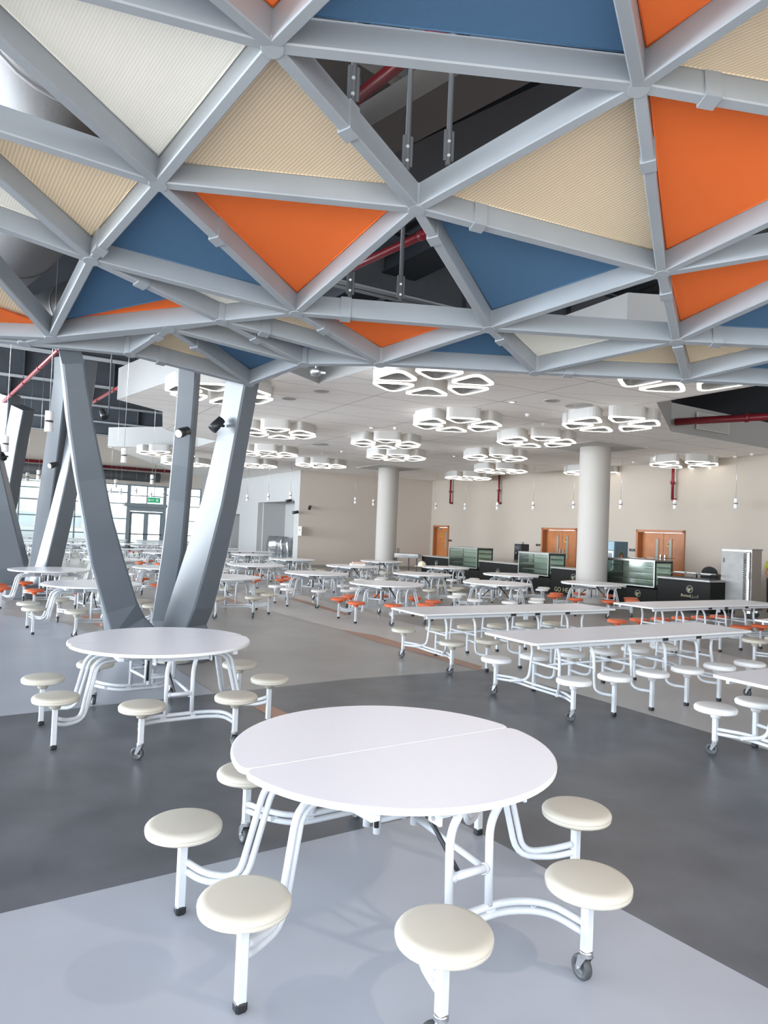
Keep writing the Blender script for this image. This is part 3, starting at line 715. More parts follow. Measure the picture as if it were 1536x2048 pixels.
def panel(names, m, h=BH*.93, inset=.045, sag=.0, name='fabric_panel', tri=None):
    P = tri or [NP[n] for n in names]; c = (P[0]+P[1]+P[2])/3; up = cup(c)
    nrm = (P[1]-P[0]).cross(P[2]-P[0]).normalized()
    if nrm.z < 0: P = P[::-1]; nrm = -nrm
    Q = []
    for i in range(3):
        p0, p1, p2 = P[i-1], P[i], P[(i+1) % 3]
        d1 = (p1-p0).normalized(); d2 = (p2-p1).normalized(); n1 = nrm.cross(d1); n2 = nrm.cross(d2); bis = (n1+n2).normalized()
        Q.append(p1+bis*(inset/max(.12, bis.dot(n1)))+up*h)
    # subdivided triangle with a slight billow
    N_ = 8; vs = []; idx = {}
    for i in range(N_+1):
        for j in range(N_+1-i):
            a = i/N_; b2 = j/N_; c2 = 1-a-b2
            idx[(i, j)] = len(vs); vs.append(Q[0]*c2+Q[1]*a+Q[2]*b2+up*sag*27*a*b2*c2)
    fs = []
    for i in range(N_):
        for j in range(N_-i):
            fs.append((idx[(i, j)], idx[(i, j+1)], idx[(i+1, j)]))
            if i+j < N_-1: fs.append((idx[(i+1, j)], idx[(i, j+1)], idx[(i+1, j+1)]))
    mb = MB(); mb.add(vs, fs, m, True); o2 = len(vs)
    mb.add([v+up*.012 for v in vs], [f[::-1] for f in fs], m, True)
    hem = MB()
    o = cob(mb, name, m)
    for i in range(3): hem.tube([Q[i], Q[(i+1) % 3]], .006, 6, m)
    h_ = hem.build('hem_cord', m, o)
    return o
pan = {'A,B,X0': F_CREAM, 'A,B,C': F_BEIGE, 'A,D,T1': F_BLUE, 'A,T0,T1': F_ORANGE, 'A,T0,X0': F_BLUE, 'D,T1,R1': F_ORANGE, 'D,R1,R2': F_BEIGE, 'B,X1,H': F_BEIGE, 'H,X1,X2': F_CREAM, 'X2,X3,I': F_BEIGE,
       'B,H,G': F_BLUE, 'B,G,C': F_ORANGE, 'C,F,E': F_BLUE, 'C,D,E': F_BEIGE, 'D,E,R2': F_ORANGE, 'E,R3,Q': F_ORANGE, 'Q,R3,R4': F_BLUE, 'Q,F,P': F_CREAM, 'Q,P,S': F_BEIGE, 'Q,R4,S': F_BEIGE, 'S,R4,R5': F_BLUE, 'F,P,O': F_BLUE,
       'F,G,O': F_ORANGE, 'G,J,O': F_BEIGE, 'J,N,O': F_BLUE, 'H,J,G': F_CREAM, 'K,M,N': F_BLUE, 'K,J,N': F_BEIGE, 'K,L,M': F_BEIGE}
for k, m in pan.items(): panel(k.split(','), m)
# the blue panel over the tripod stops short of its lower edge and an orange layer shows behind it
def lerp(a, c, t): return a+(c-a)*t
panel(None, F_BLUE, tri=[NP['H'], lerp(NP['I'], NP['H'], .03), lerp(NP['J'], NP['H'], .24)], inset=.03, h=BH*.8)
panel(None, F_ORANGE, tri=[NP['H'], NP['I'], NP['J']], h=BH*1.02)
panel(None, F_ORANGE, tri=[lerp(NP['X3'], NP['X2'], .34), NP['I'], NP['X3']], h=BH*.75, inset=.01)

for a_, b_, t_, lab in (('C', 'D', .17, 'grey hanger rod rising inside the large open canopy triangle'), ('A', 'C', .47, 'grey hanger with bolted plate on the beam between the beige and the open triangle'),
        ('C', 'A', .10, 'grey hanger rod near the lower tip of the large open triangle'), ('G', 'F', .53, 'thick grey hanger rod in the middle of the lower open triangle'), ('G', 'F', .27, 'thin grey hanger rod in the left part of the lower open triangle')):
    p = lerp(NP[a_], NP[b_], t_)+Vector((0, 0, BH+.012)); m = MB(); m.tube([p, (p.x, p.y, HT)], .020, 8, HANGM); m.box(p+Vector((0, 0, .14)), (.08, .02, .22), HANGM, .4, bev=.006)
    for zz in (.06, .16): m.tube([p+Vector((0, -.03, zz)), p+Vector((0, .03, zz))], .012, 6, CHROME)
    tag(m.build('hanger_rod'), lab, 'hanger')

# ------------------------------------------------------------------ tripod columns carrying the canopies
def leg_mesh(pts, wds, deps, yaw):
    """box-section leg through pts with widths, slight edge chamfer; yaw sets which way the wide face looks"""
    mb = MB(); vs = []; n = len(pts); fx = Vector((math.cos(yaw), math.sin(yaw), 0)); 
    for i, p in enumerate(pts):
        p = Vector(p); t = (Vector(pts[min(i+1, n-1)])-Vector(pts[max(i-1, 0)])).normalized()
        sx = (fx-t*fx.dot(t)).normalized(); sy = t.cross(sx).normalized(); w_, d_ = wds[i]/2, deps[i]/2; c = .02
        for x, y in ((-w_+c, -d_), (w_-c, -d_), (w_, -d_+c), (w_, d_-c), (w_-c, d_), (-w_+c, d_), (-w_, d_-c), (-w_, -d_+c)): vs.append(p+sx*x+sy*y)
    fs = [(i*8+j, i*8+(j+1) % 8, (i+1)*8+(j+1) % 8, (i+1)*8+j) for i in range(n-1) for j in range(8)]+[tuple(range(8))[::-1], tuple((n-1)*8+j for j in range(8))]
    mb.add(vs, fs); return mb
tri1 = thing('tripod_column', 'large grey steel three-legged column behind the second round table, carrying the canopy', 'column', (-2.75, 9.2, 0))
def leg_from_px(t, foot, rows, yaw, base):
    # rows: (px centre, py, width px, depth (m from camera)) from bottom to top
    pts = []; ws = []; ds = []
    for px, py, wpx, d, dr_ in rows:
        p = at_d(px, py, d); pts.append(p-Vector(base)); ws.append(wpx*d/FPX); ds.append(dr_)
    mb = leg_mesh([Vector(foot)]+pts, [ws[0]*1.0]+ws, [ds[0]]+ds, yaw); return mb.build('column_leg', COLST, t)
base = (-2.75, 9.2, 0)
leg_from_px(tri1, (-.10, -.35, 0), [(250, 1255, 70, 8.9, .48), (237, 1201, 62, 8.75, .46), (209, 1103, 60, 8.4, .46), (193, 1030, 53, 8.15, .46), (177, 944, 52, 7.9, .46), (158, 834, 46, 7.55, .46), (148.5, 761, 41, 7.35, .45), (143, 712, 41, 7.2, .44)], .56, base)
leg_from_px(tri1, (.02, .15, 0), [(328, 1240, 42, 9.6, .18), (349, 1100, 43, 9.3, .16), (359, 1000, 40, 9.15, .15), (365, 930, 39, 9.0, .15), (371, 860, 39, 8.9, .15), (378, 770, 39, 8.75, .15), (380, 722, 39, 8.7, .15)], -.20, base)
leg_from_px(tri1, (.35, -.10, 0), [(369, 1250, 76, 9.2, .35), (386, 1200, 75, 9.1, .34), (415, 1100, 69, 8.97, .31), (441, 1000, 62, 8.83, .28), (465, 880, 54, 8.65, .25), (484, 770, 58, 8.47, .25), (488, 750, 58, 8.45, .25)], -.62, base)
m = MB(); m.slab([(.62*math.cos(a*PI/6), .62*math.sin(a*PI/6)) for a in range(12)], 0, .28, .02); m.build('base_plinth', COLST, tri1)
def spot(t_label, px, py, d, aim, lit):
    q = at_d(px, py, d); t = thing('spotlight', t_label, 'spotlight', q); a = Vector(aim).normalized()
    m = MB(); m.tube([Vector((0, 0, 0))-a*.09, a*.02, a*.09], [.05, .06, .06], 16); m.build('lamp_can', BLACK, t)
    m = MB(); m.tube([a*.085, a*.093], .048, 16); m.build('lens', LED if lit else RUBBER, t)
    m = MB(); m.tube([Vector((0, 0, 0)), Vector((.06, .1, .0))], .018, 8); m.build('bracket', BLACK, t)
spot('lit black spotlight on the upright tripod leg', 366, 864, 8.66, (-.35, -.8, -.35), True)
spot('unlit black spotlight on the left face of the right tripod leg', 434, 849, 8.4, (-.5, -.3, -.7), False)
spot('lit black spotlight on the distant leaning leg left of the tripod', 107, 930, 14.2, (-.5, -.8, -.3), True)
spot('lit black spotlight at the far left picture edge', 6, 957, 15, (-.3, -.8, -.3), True)
spot('black spotlight at far left above another spotlight, unlit', 5, 912, 14.5, (.5, -.3, -.6), False)
spot('dark hanging spotlight just right of the front tripod leg', 207, 828, 12, (.5, -.4, -.7), False)
sr = at_d(207, 828, 12); m = MB(); m.tube([sr+Vector((.05, .1, 0)), (sr.x+.05, sr.y+.1, HT)], .012, 6, ROOFST); tag(m.build('drop_rod'), 'thin rod carrying the dark hanging spotlight right of the front tripod leg', 'rod')
# second and third tripods further back
tri2 = thing('tripod_column', 'distant grey tripod column directly left of the big tripod', 'column', (-8.0, 15.6, 0)); base = (-8.0, 15.6, 0)
leg_from_px(tri2, (.0, .3, 0), [(84, 1140, 38, 15.9, .35), (100, 1000, 34, 15.4, .35), (118, 870, 32, 15.0, .35), (131, 760, 32, 14.7, .35), (135, 640, 32, 14.5, .35)], -.3, base)
leg_from_px(tri2, (.3, .0, 0), [(96, 1137, 44, 15.4, .36), (120, 1040, 38, 15.2, .34), (143, 940, 32, 15.0, .32), (156, 860, 32, 14.9, .32), (175, 720, 32, 14.7, .32)], -.7, base)
leg_from_px(tri2, (-.3, -.3, 0), [(20, 1130, 62, 15.0, .4), (-5, 1020, 56, 14.6, .4), (-35, 880, 52, 14.2, .4), (-50, 700, 52, 14.0, .4)], .3, base)
m = MB(); m.slab([(.75*math.cos(a*PI/6), .75*math.sin(a*PI/6)) for a in range(12)], 0, .3, .02); m.build('base_plinth', COLST, tri2)
tri3 = thing('tripod_column', 'farthest grey tripod column at the left picture edge', 'column', (-12.6, 21.5, 0)); base = (-12.6, 21.5, 0)
leg_from_px(tri3, (.2, 0, 0), [(-20, 1130, 36, 21.5, .45), (12, 1000, 34, 21.2, .45), (33, 880, 32, 20.6, .45), (46, 815, 32, 20.3, .45)], -.3, base)
leg_from_px(tri3, (-.2, .2, 0), [(-30, 1100, 30, 22, .45), (0, 960, 28, 21.5, .45), (15, 840, 27, 21, .45), (20, 790, 27, 20.8, .45)], -.3, base)

# ------------------------------------------------------------------ mobile table furniture
TZ, TR, SZ = .735, .76, .415
def seat_mesh(m):
    b_ = MB(); b_.lathe([(0, 0), (.135, 0), (.152, -.003), (.163, -.010), (.169, -.019), (.170, -.028), (.1675, -.031), (.1675, -.033), (.169, -.036), (.166, -.047), (.155, -.053), (.05, -.055), (.046, -.075), (.036, -.105), (0, -.106)][::-1], 36, m)
    me = b_.build('tmp'); d = me.data; COL.objects.unlink(me); return d
SEATS = {k: seat_mesh(m) for k, m in (('beige', BEIGE), ('orange', ORANGE), ('white', WHITEP))}
def seat_obj(t, x, y, col='beige'):
    o = bpy.data.objects.new('seat', SEATS[col]); COL.objects.link(o); o.parent = t; o.location = (x, y, SZ); return o
_post = MB(); _post.box((0, 0, .1875), (.038, .038, .315), FRAME, bev=.004); POSTM = None
_postc = MB(); _postc.box((0, 0, .2225), (.038, .038, .245), FRAME, bev=.004)
_foot = MB(); _foot.box((0, 0, .02), (.046, .046, .04), RUBBER, bev=.008)
_fork = MB(); _fork.lathe([(0, .125), (.026, .125), (.028, .118), (.024, .114), (.028, .108), (.024, .10), (0, .10)][::-1], 16, CHROME)
for s_ in (-1, 1): _fork.add([Vector((x, s_*.019, z)) for x, z in ((-.02, .104), (.02, .104), (.034, .05), (.022, .04), (.012, .05))]+[Vector((x, s_*.023, z)) for x, z in ((-.02, .104), (.02, .104), (.034, .05), (.022, .04), (.012, .05))],
    [(0, 1, 2, 3, 4), (9, 8, 7, 6, 5)]+[(i, (i+1) % 5, 5+(i+1) % 5, 5+i) for i in range(5)], CHROME)
_fork.tube([(.022, -.026, .048), (.022, .026, .048)], .006, 8, CHROME)
_wheel = MB()
def wheel_into(b_, cx, cz, r, w_):
    prof = [(0, -w_*.3), (r*.55, -w_*.3), (r*.6, -w_*.5), (r*.93, -w_*.5), (r, -w_*.3), (r, w_*.3), (r*.93, w_*.5), (r*.6, w_*.5), (r*.55, w_*.3), (0, w_*.3)]
    n = 24; vs = []
    for rr, yy in prof:
        for j in range(n): vs.append((cx+max(rr, .001)*math.cos(2*PI*j/n), yy, cz+max(rr, .001)*math.sin(2*PI*j/n)))
    fs = [(i*n+j, (i+1)*n+j, (i+1)*n+(j+1) % n, i*n+(j+1) % n) for i in range(len(prof)-1) for j in range(n)]
    b_.add(vs, fs, TYRE, True)
wheel_into(_wheel, .022, .048, .048, .03)
def shared(mb, name):
    o = mb.build(name); d = o.data; COL.objects.unlink(o); return d
D_POST, D_POSTC, D_FOOT, D_FORK, D_WHEEL = [shared(a, n) for a, n in ((_post, 'seat_post'), (_postc, 'seat_post'), (_foot, 'rubber_foot'), (_fork, 'caster_fork'), (_wheel, 'caster_wheel'))]
def sh(name, d, parent, loc=(0, 0, 0), rz=0):
    o = bpy.data.objects.new(name, d); COL.objects.link(o); o.parent = parent; o.location = loc; o.rotation_euler = (0, 0, rz); return o
def post(t, x, y, caster, ang=0):
    p = sh('seat_post', D_POSTC if caster else D_POST, t, (x, y, 0), ang)
    if caster:
        a = random.uniform(-.9, .9)+2.2
        sh('caster_fork', D_FORK, p, (0, 0, 0), a); sh('caster_wheel', D_WHEEL, p, (0, 0, 0), a)
    else: sh('rubber_foot', D_FOOT, p)
def dbl(mb, pts, rad, r=.0155, gap=.038, n=5):
    """twin parallel tubes stacked in the plane of the bend, joined by small webs"""
    for k in (-.5, .5):
        P = []
        pts_ = [Vector(p) for p in pts]
        for i, p in enumerate(pts_):
            a = pts_[max(i-1, 0)]; c = pts_[min(i+1, len(pts_)-1)]; t_ = (c-a).normalized()
            hz = Vector((t_.x, t_.y, 0))
            hz = hz.normalized() if hz.length > .05 else Vector((1, 0, 0))
            nn = Vector((0, 0, 1))*math.sqrt(max(0, 1-t_.z**2))-hz*t_.z
            if nn.length < .1: nn = -hz
            P.append(p+nn.normalized()*gap*k)
        mb.tube(fillet(P, rad, n), r, 10, FRAME)
def round_table(label, loc, rz, group):
    t = thing('round_cafeteria_table', label, 'table', loc, rz, group)
    for sg in (1, -1):
        out = []; g = .003
        a0 = math.asin(.055/TR)
        for k in range(41):
            a = a0+(PI-2*a0)*k/40; out.append((TR*math.cos(a), TR*math.sin(a)))
        e0 = [(-TR+.010, .02), (-TR+.028, g), (TR-.028, g), (TR-.010, .02)]
        pts = out+e0
        if sg < 0: pts = [(-x, -y) for x, y in pts]
        m = MB(); m.slab(pts[::-1][::-1], TZ-.028, TZ, .009, EDGE)
        # laminate face inset from the moulded edge
        n = len(pts); k = .985
        cx = 0; cy = sg*.30
        m.add([(cx+(x-cx)*k, cy+(y-cy)*k, TZ+.0006) for x, y in pts], [tuple(range(n))], TOP)
        m.build('tabletop_half', parent=t)
    for i in range(8):
        a = math.radians(22.5+45*i); x, y = .95*math.cos(a), .95*math.sin(a)
        seat_obj(t, x, y); post(t, x, y, i in (1, 2, 5, 6), 0)
    for sg in (1, -1):
        for sy in (1, -1):     # arms to the footed seats
            x0, y0 = .95*math.cos(PI/8), .95*math.sin(PI/8)*sy
            m = MB(); dbl(m, [(sg*(x0-.01), y0, .215), (sg*.80, y0*.80, .175), (sg*.655, y0*.56, .165), (sg*.56, y0*.42, .60), (sg*.40, y0*.34, .625), (sg*.06, y0*.34, .625)], [.06, .10, .12, .05], n=5)
            m.build('seat_arm', parent=t)
        # end frame joining the two castored seats
        px_, py_ = .95*math.sin(PI/8), .95*math.cos(PI/8)*sg
        m = MB()
        for dz in (.225, .187):
            m.tube(fillet([(px_, py_-.01*sg, dz), (px_-.03, .70*sg, dz+.015), (.20, .585*sg, dz), (-.20, .585*sg, dz), (-px_+.03, .70*sg, dz+.015), (-px_, py_-.01*sg, dz)], .10, 5), .0155, 10, FRAME)
        for xx in (-.3, -.12, .12, .3): m.box((xx, (.585 if abs(xx) < .2 else .66)*sg, .206), (.04, .012, .02), FRAME)
        m.build('low_crossbar', parent=t)
        for xx in (-.105, .105):
            m = MB(); m.tube(fillet([(xx, .585*sg, .23), (xx, .575*sg, .56), (xx*1.0, .64*sg, .68)], .1, 5), .0175, 12, FRAME); m.build('upright', parent=t)
        m = MB(); m.tube([(-.105, .58*sg, .385), (.105, .58*sg, .385)], .0165, 12, FRAME)
        for xx in (-.1, .1): m.tube([(xx*.86, .58*sg, .385), (xx*.80, .58*sg, .385)], .021, 12, FRAME)
        m.build('rung', parent=t)
        m = MB(); m.tube([(-.105*sg, .57*sg, .365), (-.105*sg, .04*sg, .40)], .014, 10, FRAME); m.tube([(-.105*sg-.03, .57*sg, .355), (-.105*sg+.03, .57*sg, .355)], .005, 6, CHROME); m.build('lower_rail', parent=t)
        m = MB(); m.tube([(.02*sg, .12*sg, .66), (.02*sg, .53*sg, .375)], .010, 10, BLACK); m.tube([(.02*sg, .12*sg, .66), (.02*sg, .32*sg, .52)], .014, 10, RUBBER); m.build('gas_strut', parent=t)
        m = MB(); m.box((0, .63*sg, TZ-.052), (.42, .035, .04), FRAME, bev=.004)
        m.box((.225, .63*sg, TZ-.055), (.014, .055, .052), FRAME); m.box((.236, .63*sg, TZ-.055), (.01, .045, .042), BLACK)
        m.box((-.225, .63*sg, TZ-.06), (.014, .07, .062), FRAME); m.tube([(-.234, .63*sg, TZ-.07), (-.24, .63*sg, TZ-.07)], .008, 8, CHROME)
        m.build('edge_rail', parent=t)
        m = MB()
        for xx in (-.46, .46): m.box((xx, .32*sg, TZ-.045), (.04, .5, .034), FRAME)
        for xx in (-.3, .3): m.tube([(xx, .13*sg, TZ-.03), (xx, .13*sg, .60)], .014, 10, FRAME)
        m.build('support_channel', parent=t)
    m = MB()
    for sy in (-1, 1):
        m.tube([(.105, .045*sy, .36), (.105, .045*sy, .68)], .018, 12, FRAME); m.tube([(-.105, .045*sy, .36), (-.105, .045*sy, .68)], .018, 12, FRAME)
        m.tube([(-.105, .045*sy, .42), (.105, .045*sy, .42)], .016, 12, FRAME)
    m.tube([(-.125, -.07, .40), (-.125, -.07, .66)], .012, 8, BLACK); m.box((-.127, -.07, .60), (.03, .03, .05), PAPER)
    m.build('centre_hinge_frame', parent=t)
    return t
GRP = 'round folding cafeteria tables'
R33 = math.radians(33)
rt = round_table('nearest round white table with two-part top and eight beige stools, in front centre', (.09, 3.34, 0), R33, GRP)
SW = {c: {SEATS['beige']: SEATS[c]} for c in SEATS}
rounds = [(-1.9, 6.1, 'beige', 'second nearest round white table with beige stools, in front of the big tripod column', 33),
 (.12, 13.97, 'orange', 'round white table with orange stools just left of the first long table', 30),
 (-3.0, 23.25, 'beige', 'small far round table before the left corner of the beige back wall', 30),
 (-1.52, 16.37, 'white', 'round table with white stools, left of the nearest orange-stool table in the centre', 31),
 (-.88, 20.4, 'white', 'round table with a pinkish box on top, white stools', 40),
 (1.05, 17.8, 'beige', 'round table with beige stools in front of the table with the cap', 30),
 (2.58, 15.49, 'white', 'round table with white stools right of centre, just behind the first long table', 30),
 (3.56, 19.13, 'white', 'round table with white stools standing against the black counter front, left of the right column', 28),
 (5.11, 16.74, 'orange', 'round table with orange stools in front of the right round column', 27),
 (2.0, 21.9, 'white', 'round table with a cream cap on it, left end of the black counter', 30),
 (-6.7, 14.05, 'orange', 'round table with orange stools at the left picture edge', 33),
 (-3.38, 18.83, 'orange', 'round table with orange stools just right of the leaning tripod leg, middle distance', 30),
 (-4.67, 11.26, 'beige', 'round table with beige stools partly behind the front tripod leg', 33),
 (-3.2, 14.0, 'beige', 'round table with beige stools emerging right of the leaning tripod leg', 30),
 (-5.04, 16.28, 'orange', 'round table with orange stools seen between the tripod legs', 30),
 (-7.26, 18.78, 'white', 'round table with white stools behind the front tripod leg, left side', 30),
 (0, 24.52, 'beige', 'far round table with beige stools at the foot of the centre column', 30),
 (-4.88, 25.93, 'white', 'far round table in front of the plastic-wrapped chairs', 30),
 (-5.5, 21.5, 'white', 'far round table with white stools, its right edge just clearing the leaning tripod leg', 30),
 (-7.6, 24.3, 'orange', 'far round table with orange stools below the glass doors', 30)]
for x_, y_, c_, lab, a_ in rounds: dup(rt, lab, (x_, y_, 0), math.radians(a_), mats=SW[c_])

def long_table(label, loc, rz, group):
    t = thing('long_cafeteria_table', label, 'table', loc, rz, group)
    for sg in (-1, 1):
        x0, x1 = (.003, 1.76); y_ = .40; c = .03
        pts = [(x0, -y_), (x1-c, -y_), (x1, -y_+c), (x1, y_-c), (x1-c, y_), (x0, y_)]
        if sg < 0: pts = [(-x, -y) for x, y in pts]
        m = MB(); m.slab(pts, TZ-.026, TZ, .008, EDGE); m.add([((x-sg*.88)*.988+sg*.88, y*.97, TZ+.0006) for x, y in pts], [tuple(range(6))], TOP); m.build('tabletop_half', parent=t)
    for sy in (-1, 1):
        m = MB(); m.box((0, .33*sy, TZ-.05), (3.3, .03, .045), FRAME, bev=.004)
        for xx in (-.22, .22, .8): m.box((xx, .347*sy, TZ-.05), (.09, .006, .032), BLACK)
        m.box((0, .35*sy, TZ-.075), (.07, .02, .09), FRAME)
        m.build('side_rail', parent=t)
    xs = [-1.4125+.565*i for i in range(6)]
    for i, x in enumerate(xs):
        for sy in (-1, 1):
            seat_obj(t, x, .585*sy); post(t, x, .585*sy, i in (0, 5), 0)
    for i, x in enumerate(xs):
        if i in (0, 5):
            sg = 1 if i == 0 else -1; xi = x+.0*sg; m = MB()
            for dz in (.22, .182):
                m.tube(fillet([(x, -.58, dz), (x+.10*sg, -.36, dz), (x+.14*sg, -.2, dz-.02), (x+.14*sg, .2, dz-.02), (x+.10*sg, .36, dz), (x, .58, dz)], .09, 4), .0145, 10, FRAME)
            m.build('low_crossbar', parent=t)
            for yy in (-.2, .2):
                m = MB(); m.tube(fillet([(x+.0*sg, yy*1.8, .20), (x+.16*sg, yy*1.15, .22), (x+.18*sg, yy, .55), (x+.14*sg, yy, .68)], .08, 4), .0165, 10, FRAME); m.build('upright', parent=t)
            m = MB(); m.tube([(x+.18*sg, -.2, .42), (x+.18*sg, .2, .42)], .0145, 10, FRAME); m.build('rung', parent=t)
        else:
            for sy in (-1, 1):
                m = MB(); m.tube(fillet([(x, .575*sy, .20), (x+.02, .40*sy, .18), (x+.03, .30*sy, .20), (x+.03, .27*sy, .58), (x+.03, .20*sy, .68)], .09, 4), .0165, 10, FRAME); m.build('seat_arm', parent=t)
            m = MB(); m.tube([(x+.03, -.275, .42), (x+.03, .275, .42)], .0145, 10, FRAME); m.build('rung', parent=t)
    m = MB(); m.tube([(-1.2, .0, .42), (1.2, .0, .42)], .0135, 10, FRAME); m.build('lower_rail', parent=t)
    return t
lt = long_table('long white table with white stools, the nearest complete one at right', (2.83, 7.95, 0), A30, 'long folding cafeteria tables')
longs = [(1.86, 10.0, 'beige', 'long white table with beige stools, in the middle right of the image'), (5.6, 12.17, 'orange', 'long white table with orange stools in front of the stainless cabinet'),
 (4.36, 6.05, 'white', 'long white table with white stools cut off by the lower right picture edge'), (7.0, 10.36, 'beige', 'long white table with beige stools, only its left tip visible at the right edge'),
 (-6.2, 28.6, 'white', 'far long table in front of the white wall, the nearer of two'), (-8.2, 31.3, 'white', 'far long table in front of the white wall, the farther of two'),
 (-9.4, 26.3, 'white', 'far long table seen below the left glass door leaf'),
 (-12.75, 40.9, 'white', 'far long table by the glass doors, last row'), (-16.2, 38.9, 'white', 'far long table behind the distant tripod, last row'), (-19.7, 36.9, 'white', 'far long table below the left glazing, last row'),
 (-11.4, 37.2, 'white', 'far long table by the glass doors, middle row'), (-14.9, 35.2, 'white', 'far long table behind the distant tripod, middle row'), (-17.6, 31.6, 'white', 'far long table below the left glazing, middle row'),
 (-10.6, 33.4, 'orange', 'far long table by the glass doors, front row'), (-13.6, 29.4, 'white', 'far long table between the distant tripod and the big one, front row')]
for x_, y_, c_, lab in longs: dup(lt, lab, (x_, y_, 0), A30, mats=SW[c_])
# the first two tables are the sources: link source seat colours
for c, gs in tree_of(lt):
    if c.data == SEATS['beige']: c.data = SEATS['white']

# box and cap resting on tables
q = Vector((-.72, 20.5, TZ+.002)); m = MB(); m.box((0, 0, .03), (.42, .3, .06), PAPER, bev=.004); m.box((.02, -.02, .085), (.36, .2, .05), mat('pink_carton', (.62, .40, .36), .7), bev=.004)
m.box((.205, .02, .085), (.012, .12, .04), REDP); tag(m.build('carton', loc=q, rz=.2), 'pinkish white carton lying on a far round table left of the centre column', 'box')
q = at_z(844, 1133, TZ+.002); t = thing('baseball_cap', 'cream cap with dark emblem lying on the round table at the counter end', 'cap', q, 2.6)
CAPM = mat('cream_cotton', (.72, .66, .50), .9); m = MB(); m.lathe([(.125, 0), (.128, .03), (.118, .09), (.085, .14), (.03, .165), (0, .168)], 28); m.build('crown', CAPM, t)
m = MB(); pts = [(.11*math.cos(a), .11*math.sin(a)) for a in [(-1.2+.24*i) for i in range(11)]]; o_ = [(.05+.20*math.cos(a), .16*math.sin(a)) for a in [(1.2-.24*i) for i in range(11)]]
m.slab(pts+o_, .002, .012, .002); m.build('brim', CAPM, t)
m = MB(); m.lathe([(0, .178), (.012, .174), (.012, .164)], 12); m.build('top_button', CAPM, t)
for s_ in (-1, 1):
    m = MB(); m.box((0, 0, 0), (.03, .006, .035), CARD); m.build('emblem', parent=t, loc=(.10, .045*s_, .085), rz=PI/2-.3*s_)

# ------------------------------------------------------------------ food counters and glass cases
CW = W; CP = Vector((2.44, 27.03, 0)); CRZ = math.atan2(CW.y, CW.x)
def on_c(px, py=1130):
    p = at_wall(px, py, CP, CW); return (Vector((p.x, p.y, 0))-CP).dot(CW)
CN_ = Vector((.866, .5, 0))     # away from the hall
def counter(s0, s1, lab, h=.88, dep=.75, top=True):
    c_ = CP+CW*((s0+s1)/2); t = thing('service_counter', lab, 'counter', c_, CRZ)
    L = s1-s0-.01; m = MB(); m.box((0, dep/2, (h-.04)/2+.03), (L, dep, h-.1), CBLACK, bev=.005); m.build('front_panel', parent=t)
    m = MB(); m.box((0, dep/2+.04, .03), (L-.04, dep-.1, .06), BLACK); m.build('plinth', parent=t)
    if top: m = MB(); m.box((0, dep/2-.01, h-.02), (L+.0, dep+.04, .045), CTOP, bev=.004); m.build('worktop', parent=t)
    return t
def logo(t, x, z, words=True):
    m = MB(); n = 32
    for r0, r1, mm in ((.095, .082, GREYP),):
        vs = [(x+r*math.cos(2*PI*j/n), -.004, z+r*math.sin(2*PI*j/n)) for r in (r0, r1) for j in range(n)]
        m.add(vs, [(j, (j+1) % n, n+(j+1) % n, n+j) for j in range(n)], mm)
    m.add([(x-.078, -.005, z+.005), (x+.035, -.005, z+.005), (x-.015, -.005, z-.075), (x-.035, -.005, z-.07)], [(0, 3, 2, 1)], GREEN)
    m.add([(x-.08, -.005, z+.03), (x+.035, -.005, z+.03), (x+.035, -.005, z+.015), (x-.08, -.005, z+.015)], [(0, 3, 2, 1)], GREYP)
    m.add([(x+.03, -.006, z+.0), (x+.045, -.006, z-.015), (x+.085, -.006, z+.045), (x+.07, -.006, z+.055)], [(0, 1, 2, 3)], GREYP)
    m.build('emblem', parent=t)
    if words:
        text(t, 'Botteel', x-.25, z-.20, .10, GOLD); text(t, '\uFEDE\uFEF4\uFE98\uFE92\uFEDF\uFE8D', x+.03, z-.20, .10, GREYP)
def text(t, s_, x, z, size, m):
    cu = bpy.data.curves.new('txt', 'FONT'); cu.body = s_; cu.size = size; cu.extrude = .002; cu.resolution_u = 2
    o = bpy.data.objects.new('txt', cu); COL.objects.link(o); bpy.context.view_layer.update()
    dg = bpy.context.evaluated_depsgraph_get(); me = bpy.data.meshes.new_from_object(o.evaluated_get(dg)); bpy.data.objects.remove(o)
    me.materials.clear(); me.materials.append(m); o = bpy.data.objects.new('lettering', me); COL.objects.link(o); o.parent = t
    o.location = (x, -.006, z); o.rotation_euler = (PI/2, 0, 0); return o
